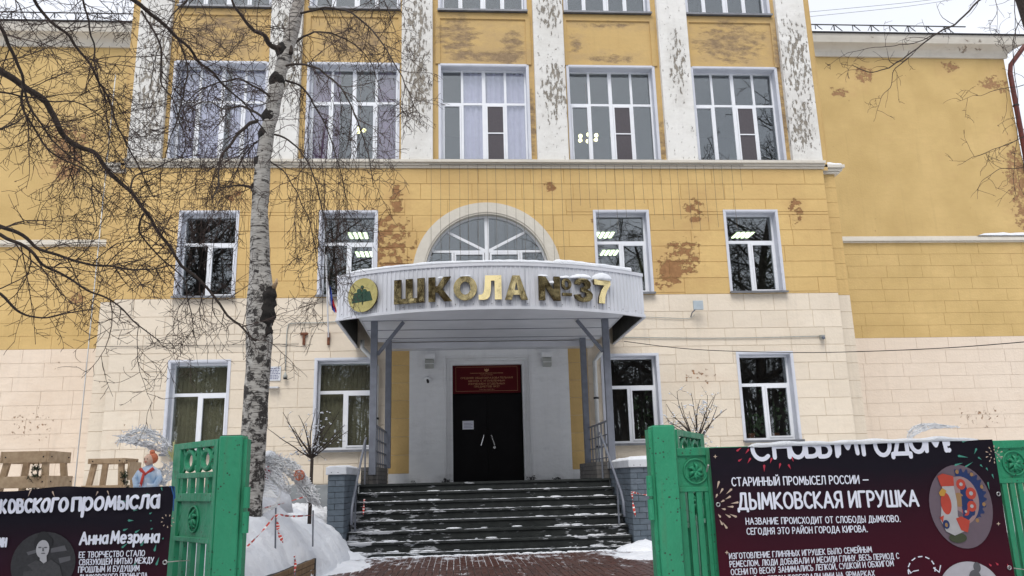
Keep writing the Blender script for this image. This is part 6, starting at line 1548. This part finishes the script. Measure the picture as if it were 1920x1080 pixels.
p = P(204, 857, 10); s2 = stand('smaller wooden pyramid stand with a solid board on its right side', p.x-.02, 10.2, .6, p.z, .30, .58, .0, ((0, .09), (-.31, .10), (-.65, .12)))
q = MB().box(.235, .255, -.17, .20, p.z-.6-.27, p.z-.6-.06); q.build('board', M['wood'], s2)
def fir(label, px, py, Y, h, seed):
    rs = random.Random(seed); c = P(px, py, Y); t = thing('fir_branch', label, 'fir branch', (c.x, c.y, .75), 'fir branches in the stands'); q = MB(); s_ = MB().tube([(c.x, c.y, .75), (c.x+.02, c.y, c.z)], [.02, .008], 6)
    for k in range(11):
        z = .95+(c.z-.95)*k/10; L = h*(1.05-.085*k)
        for j in range(6):
            a = rs.uniform(0, 2*PI); e = Vector((math.cos(a)*L, math.sin(a)*L, rs.uniform(-.02, .09))); b = Vector((c.x, c.y, z)); s_.tube([b, b+e], [.005, .002], 4, cap=False)
            for i in range(26):
                u = rs.random(); pp = b+e*u; n_ = Vector((rs.gauss(0, 1), rs.gauss(0, 1), rs.gauss(0, 1))).normalized()*.035; w = n_.orthogonal().normalized()*.003; q.poly([pp-w, pp+w, pp+n_])
    s_.build('stem', M['bark_dark'], t); q.build('needles', M['fir'], t, kind='stuff', fix=False)
fir('dark green fir branch inside the leftmost wooden stand', 68, 880, 9.0, .24, 1); fir('dark green fir branch beside the smaller wooden stand', 232, 893, 10.0, .18, 2)
# painted clay-style figure behind the left banner
c = P(277, 912, 9.5); t = thing('statue', 'painted snow lady with orange hair and blue jacket behind the left banner', 'statue', (c.x, c.y, .75)); zz = c.z
q = MB().lathe((c.x, c.y, zz-.75), [(.34, 0), (.36, .1), (.28, .4), (.19, .68), (.17, .74), (.165, .82), (.185, .95), (.15, 1.04), (.06, 1.09), (.045, 1.14)], 20, 1, .8)
q.build('body', M['blue_p'], t, smooth=True)
for s in (-1, 1): MB().tube([(c.x+s*.14, c.y, zz+.25), (c.x+s*.20, c.y-.04, zz+.12), (c.x+s*.15, c.y-.12, zz+.0), (c.x+s*.04, c.y-.16, zz+.02)], [.055, .055, .045, .035], 10).build('arm', M['blue_p'], t, smooth=True)
MB().tube([(c.x-.11, c.y-.1, zz+.29), (c.x, c.y-.13, zz+.20), (c.x+.11, c.y-.1, zz+.30)], .03, 8).tube([(c.x-.03, c.y-.14, zz+.22), (c.x-.06, c.y-.17, zz+.0)], .022, 8).build('scarf', M['tape_r'], t, smooth=True)
MB().ball((c.x-.01, c.y-.02, zz+.44), .085, 16, .95, 1, 1.15).ball((c.x-.05, c.y-.09, zz+.43), .016, 8).build('head', M['skin'], t, smooth=True)
MB().ball((c.x+.035, c.y+.025, zz+.47), .092, 14, 1, .9, 1.05).ball((c.x+.03, c.y+.01, zz+.57), .045, 10).build('hair', M['orange'], t, smooth=True)
q = MB()
for e in (-.045, .005): q.ball((c.x+e-.01, c.y-.10, zz+.455), .009, 6)
q.build('eye', M['dark_metal'], t); t.scale = (.66, .66, .66); t.location = (c.x, c.y, zz-.66*(zz-.75)); MB().ball((c.x-.03, c.y-.10, zz+.405), .012, 8, 1.5, 1, .6).build('mouth', M['tape_r'], t)
# white figure with a maroon sleeve behind the birch
c = P(505, 850, 12.2); t = thing('statue', 'white snow figure with maroon sleeve standing behind the birch trunk', 'statue', (c.x, c.y, .9))
q = MB().lathe((c.x+.04, c.y, c.z-.85), [(.34, 0), (.30, .2), (.20, .42), (.15, .55), (.14, .62), (.12, .70), (.06, .74)], 18, 1, .8); q.build('body', M['snow'], t, smooth=True)
MB().lathe((c.x, c.y, c.z-.16), [(.10, 0), (.115, .05), (.11, .10), (.085, .17), (.03, .20)], 16).build('head', M['snow'], t, smooth=True)
MB().tube([(c.x+.14, c.y-.02, c.z-.04), (c.x+.10, c.y-.08, c.z-.16), (c.x-.02, c.y-.13, c.z-.30), (c.x-.01, c.y-.14, c.z-.38)], [.035, .05, .06, .045], 10).build('sleeve', M['maroon'], t, smooth=True)
MB().tube([(c.x-.24, c.y, c.z-.10), (c.x-.20, c.y, c.z-.30)], [.05, .06], 10).build('sleeve', M['maroon'], t, smooth=True)
# white wire ornaments
def plume(mb, pts, w0, n, seed, r=.005, fr=.05):
    rs = random.Random(seed); sp, _ = smooth_path(pts, [0]*len(pts), 8)
    for k in range(n):
        a, ph = rs.uniform(0, 2*PI), rs.uniform(0, 6); i0 = rs.randint(0, len(sp)//3); i1 = rs.randint(len(sp)//2, len(sp))
        q = []
        for i in range(i0, i1):
            u = i/(len(sp)-1); e = w0*math.sin(PI*min(1, u*1.05+.05))**.7; q.append(sp[i]+Vector((math.cos(a+u*1.5)*e, math.sin(a)*e*.6, math.sin(a+u*1.5)*e*.9))+Vector((rs.gauss(0, fr), rs.gauss(0, fr), rs.gauss(0, fr)))*.25)
        if len(q) > 2: mb.tube(q, r, 4, cap=False)
        for p_ in q[::5]:
            d = Vector((rs.gauss(0, 1), rs.gauss(0, 1), rs.gauss(0, 1)+.5)).normalized()*fr*1.3; mb.tube([p_, p_+d], r*.7, 3, cap=False)
t = thing('wire_ornament', 'white wire plume arching behind the top of the left gate leaf', 'garden ornament', P(330, 900, 9.6), 'white wire ornaments'); q = MB()
plume(q, [P(225, 822, 9.6), P(262, 818, 9.6), P(300, 832, 9.6), P(335, 868, 9.6)], .10, 34, 1, .0065, .05); plume(q, [P(300, 905, 9.6), P(308, 890, 9.6), P(320, 882, 9.6), P(332, 880, 9.6)], .11, 30, 2, .006, .04); q.build('plume', M['wire_w'], t, fix=False)
rs = random.Random(4); q = MB()
for k in range(30): c = P(326, 865, 9.55); a = rs.uniform(.5, 2.6); q.bar(c, c+Vector((math.cos(a)*.1, rs.uniform(-.05, .05), math.sin(a)*rs.uniform(.08, .25))), .006)
q.build('tinsel', simple('pale_yellow_tinsel', (.62, .60, .30)), t)
t = thing('wire_ornament', 'white wire bird with netted wing and drooping tail beside the birch', 'garden ornament', P(520, 950, 11.3), 'white wire ornaments'); q = MB()
for k in range(11): # netted wing
    u = k/10; sp, _ = smooth_path([P(468+u*34, 876+u*10, 11.4), P(470+u*36, 905+u*10-8*math.sin(u*3), 11.15), P(486+u*34, 932+u*12-10*u, 11.0)], [0]*3, 5); q.tube(sp, .0065, 4, cap=False)
for k in range(9):
    u = k/8; sp, _ = smooth_path([P(466+u*22, 878+u*52, 11.35), P(488+u*14, 884+u*46, 11.05), P(508+u*14, 892+u*42, 11.2)], [0]*3, 5); q.tube(sp, .0065, 4, cap=False)
q.build('net_wing', M['wire_w'], t, fix=False)
q = MB(); plume(q, [P(480, 862, 11.3), P(500, 862, 11.3), P(525, 868, 11.3), P(545, 878, 11.3), P(562, 896, 11.3), P(575, 915, 11.3), P(588, 935, 11.3), P(600, 952, 11.3)], .085, 46, 5, .0068, .05); plume(q, [P(500, 880, 11.2), P(518, 892, 11.2), P(535, 912, 11.2), P(542, 926, 11.2)], .08, 34, 7, .005, .04)
plume(q, [P(562, 902, 11.3), P(580, 922, 11.3), P(597, 948, 11.3)], .10, 30, 17, .005, .05); plume(q, [P(466, 978, 11), P(490, 960, 11), P(518, 946, 11), P(526, 915, 11)], .025, 16, 9, .0045, .03); q.build('plume', M['wire_w'], t, fix=False)
q = MB(); c = P(561, 891, 11.2)
for k in range(60): a, b_ = rs.uniform(0, 2*PI), rs.uniform(-1, 1); d = Vector((math.cos(a)*math.sqrt(1-b_*b_), math.sin(a)*math.sqrt(1-b_*b_), b_))*.065; e = d.cross(Vector((rs.gauss(0, 1), rs.gauss(0, 1), rs.gauss(0, 1)))).normalized()*.05; q.tube([c+d-e*.5, c+d*1.1, c+d+e*.5], .004, 4, cap=False)
q.build('tinsel_ball', M['orange'], t, fix=False)
t = thing('wire_ornament', 'white wire tail showing above the right banner', 'garden ornament', P(1750, 850, 10), 'white wire ornaments'); q = MB(); plume(q, [P(1702, 822, 10), P(1718, 806, 10), P(1745, 799, 10), P(1800, 801, 10)], .045, 34, 15, .004, .02); q.build('plume', M['wire_w'], t, fix=False)
MB().tube([P(1712, 835, 10), P(1705, 900, 10), P(1700, 990, 10)], .012, 6).build('rod', M['wire_w'], t)
# stakes and barrier tape
def stake(label, px, y0, y1, Y): a, b = P(px, y0, Y), P(px, y1, Y); a.z -= .15; return MB().tube([a, b], .011, 7).solo('stake', M['post'], label, 'stake', 'stakes in the snow bank')
stake('stake carrying the knotted orange ribbon in the snow bank', 517, 1008, 952, 10.6); stake('thin stake nearest the steps in the snow bank', 587, 1003, 957, 11.4); stake('short stake beside the brick edging at the bottom', 553, 1090, 1048, 9.6)
def tape(label, pts, w=.016, group='red and white barrier tapes', twist=1):
    sp, _ = smooth_path(pts, [0]*len(pts), 10); t = thing('barrier_tape', label, 'tape', sp[0], group); qs = [MB(), MB()]
    for k in range(len(sp)-1):
        tk = k*.25*twist; tj = (k+1)*.25*twist; a, b = sp[k], sp[k+1]; d = (b-a).normalized(); n = d.cross(Vector((0, 1, 0))).normalized() if abs(d.y) < .9 else Vector((1, 0, 0)); o = d.cross(n)
        u0 = (n*math.cos(tk)+o*math.sin(tk))*w; u1 = (n*math.cos(tj)+o*math.sin(tj))*w; qs[k % 3 == 0].poly([a-u0, b-u1, b+u1, a+u0])
    qs[0].build('red_band', M['tape_r'], t, fix=False)
    if qs[1].v: qs[1].build('white_band', M['tape_w'], t, fix=False)
tape('tape from the gate post up to the ribboned stake', [P(462, 1026, 9.8), P(490, 998, 10.2), P(517, 964, 10.6)], .011); tape('tape strung between the two stakes', [P(517, 963, 10.6), P(545, 968, 11), P(587, 966, 11.4)], .012)
tape('tape passing behind the snow bank towards the sapling', [P(480, 956, 11.2), P(530, 944, 12), P(575, 930, 13)], .010)
tape('orange ribbon hanging from the stake', [P(518, 964, 10.55), P(521, 985, 10.5), P(523, 1000, 10.45), P(531, 1017, 10.4)], .022); tape('short tape end tied to the bottom stake', [P(552, 1042, 9.58), P(554, 1055, 9.55), P(552, 1078, 9.5)], .014)
tape('tape tied to the right handrail and leading to the gate', [P(1184, 922, 15.05), P(1200, 926, 14.6), P(1222, 929, 13.5)], .016); tape('loose tape end hanging from the right handrail', [P(1185, 925, 15.0), P(1187, 945, 15.0), P(1192, 970, 14.95)], .02); tape('tape end hanging beside the left pier', [P(683, 936, 15.0), P(682, 950, 15.0), P(681, 967, 15.0)], .018)
# trodden snow heaps at the foot of the steps
def heap(label, cx, cy, rx, ry, h, seed):
    q = MB(); nx = 26
    for i in range(nx+1):
        for j in range(nx+1):
            u, v = i/nx*2-1, j/nx*2-1; r = math.hypot(u, v); x, y = cx+u*rx, cy+v*ry
            z = G-.02+h*max(0, 1-r)**.8*(1+.6*noise.noise(Vector((x*5, y*5, seed))))+.03*abs(noise.noise(Vector((x*14, y*14, seed))))*(r < 1)
            q.v.append((x, y, z if r < 1 else G-.04))
    for i in range(nx):
        for j in range(nx): a = i*(nx+1)+j; q.f.append((a, a+nx+1, a+nx+2, a+1))
    q.solo('snow_heap', M['snow'], label, 'snow heap', smooth=True)
heap('small snow heap at the foot of the left pier', -2.05, 14.9, .5, .35, .16, 1); heap('lumpy snow heap at the foot of the right pier', 3.35, 14.75, .55, .4, .2, 2); heap('flat patch of trodden snow left of the path', -1.9, 13.4, .6, 1.3, .07, 3); heap('flat patch of trodden snow right of the path', 3.3, 13.6, .8, .9, .06, 4)
q = MB(); rs = random.Random(17)
for k in range(260):
    x = rs.uniform(-1.9, 3.3); r = rs.uniform(.008, .035); q.ball((x, 14.86-abs(rs.gauss(0, .10)), G), r, 6, rs.uniform(1, 3), 1, .5)
q.build('snow_crumbs', M['snow'], kind='stuff', fix=False, smooth=True)
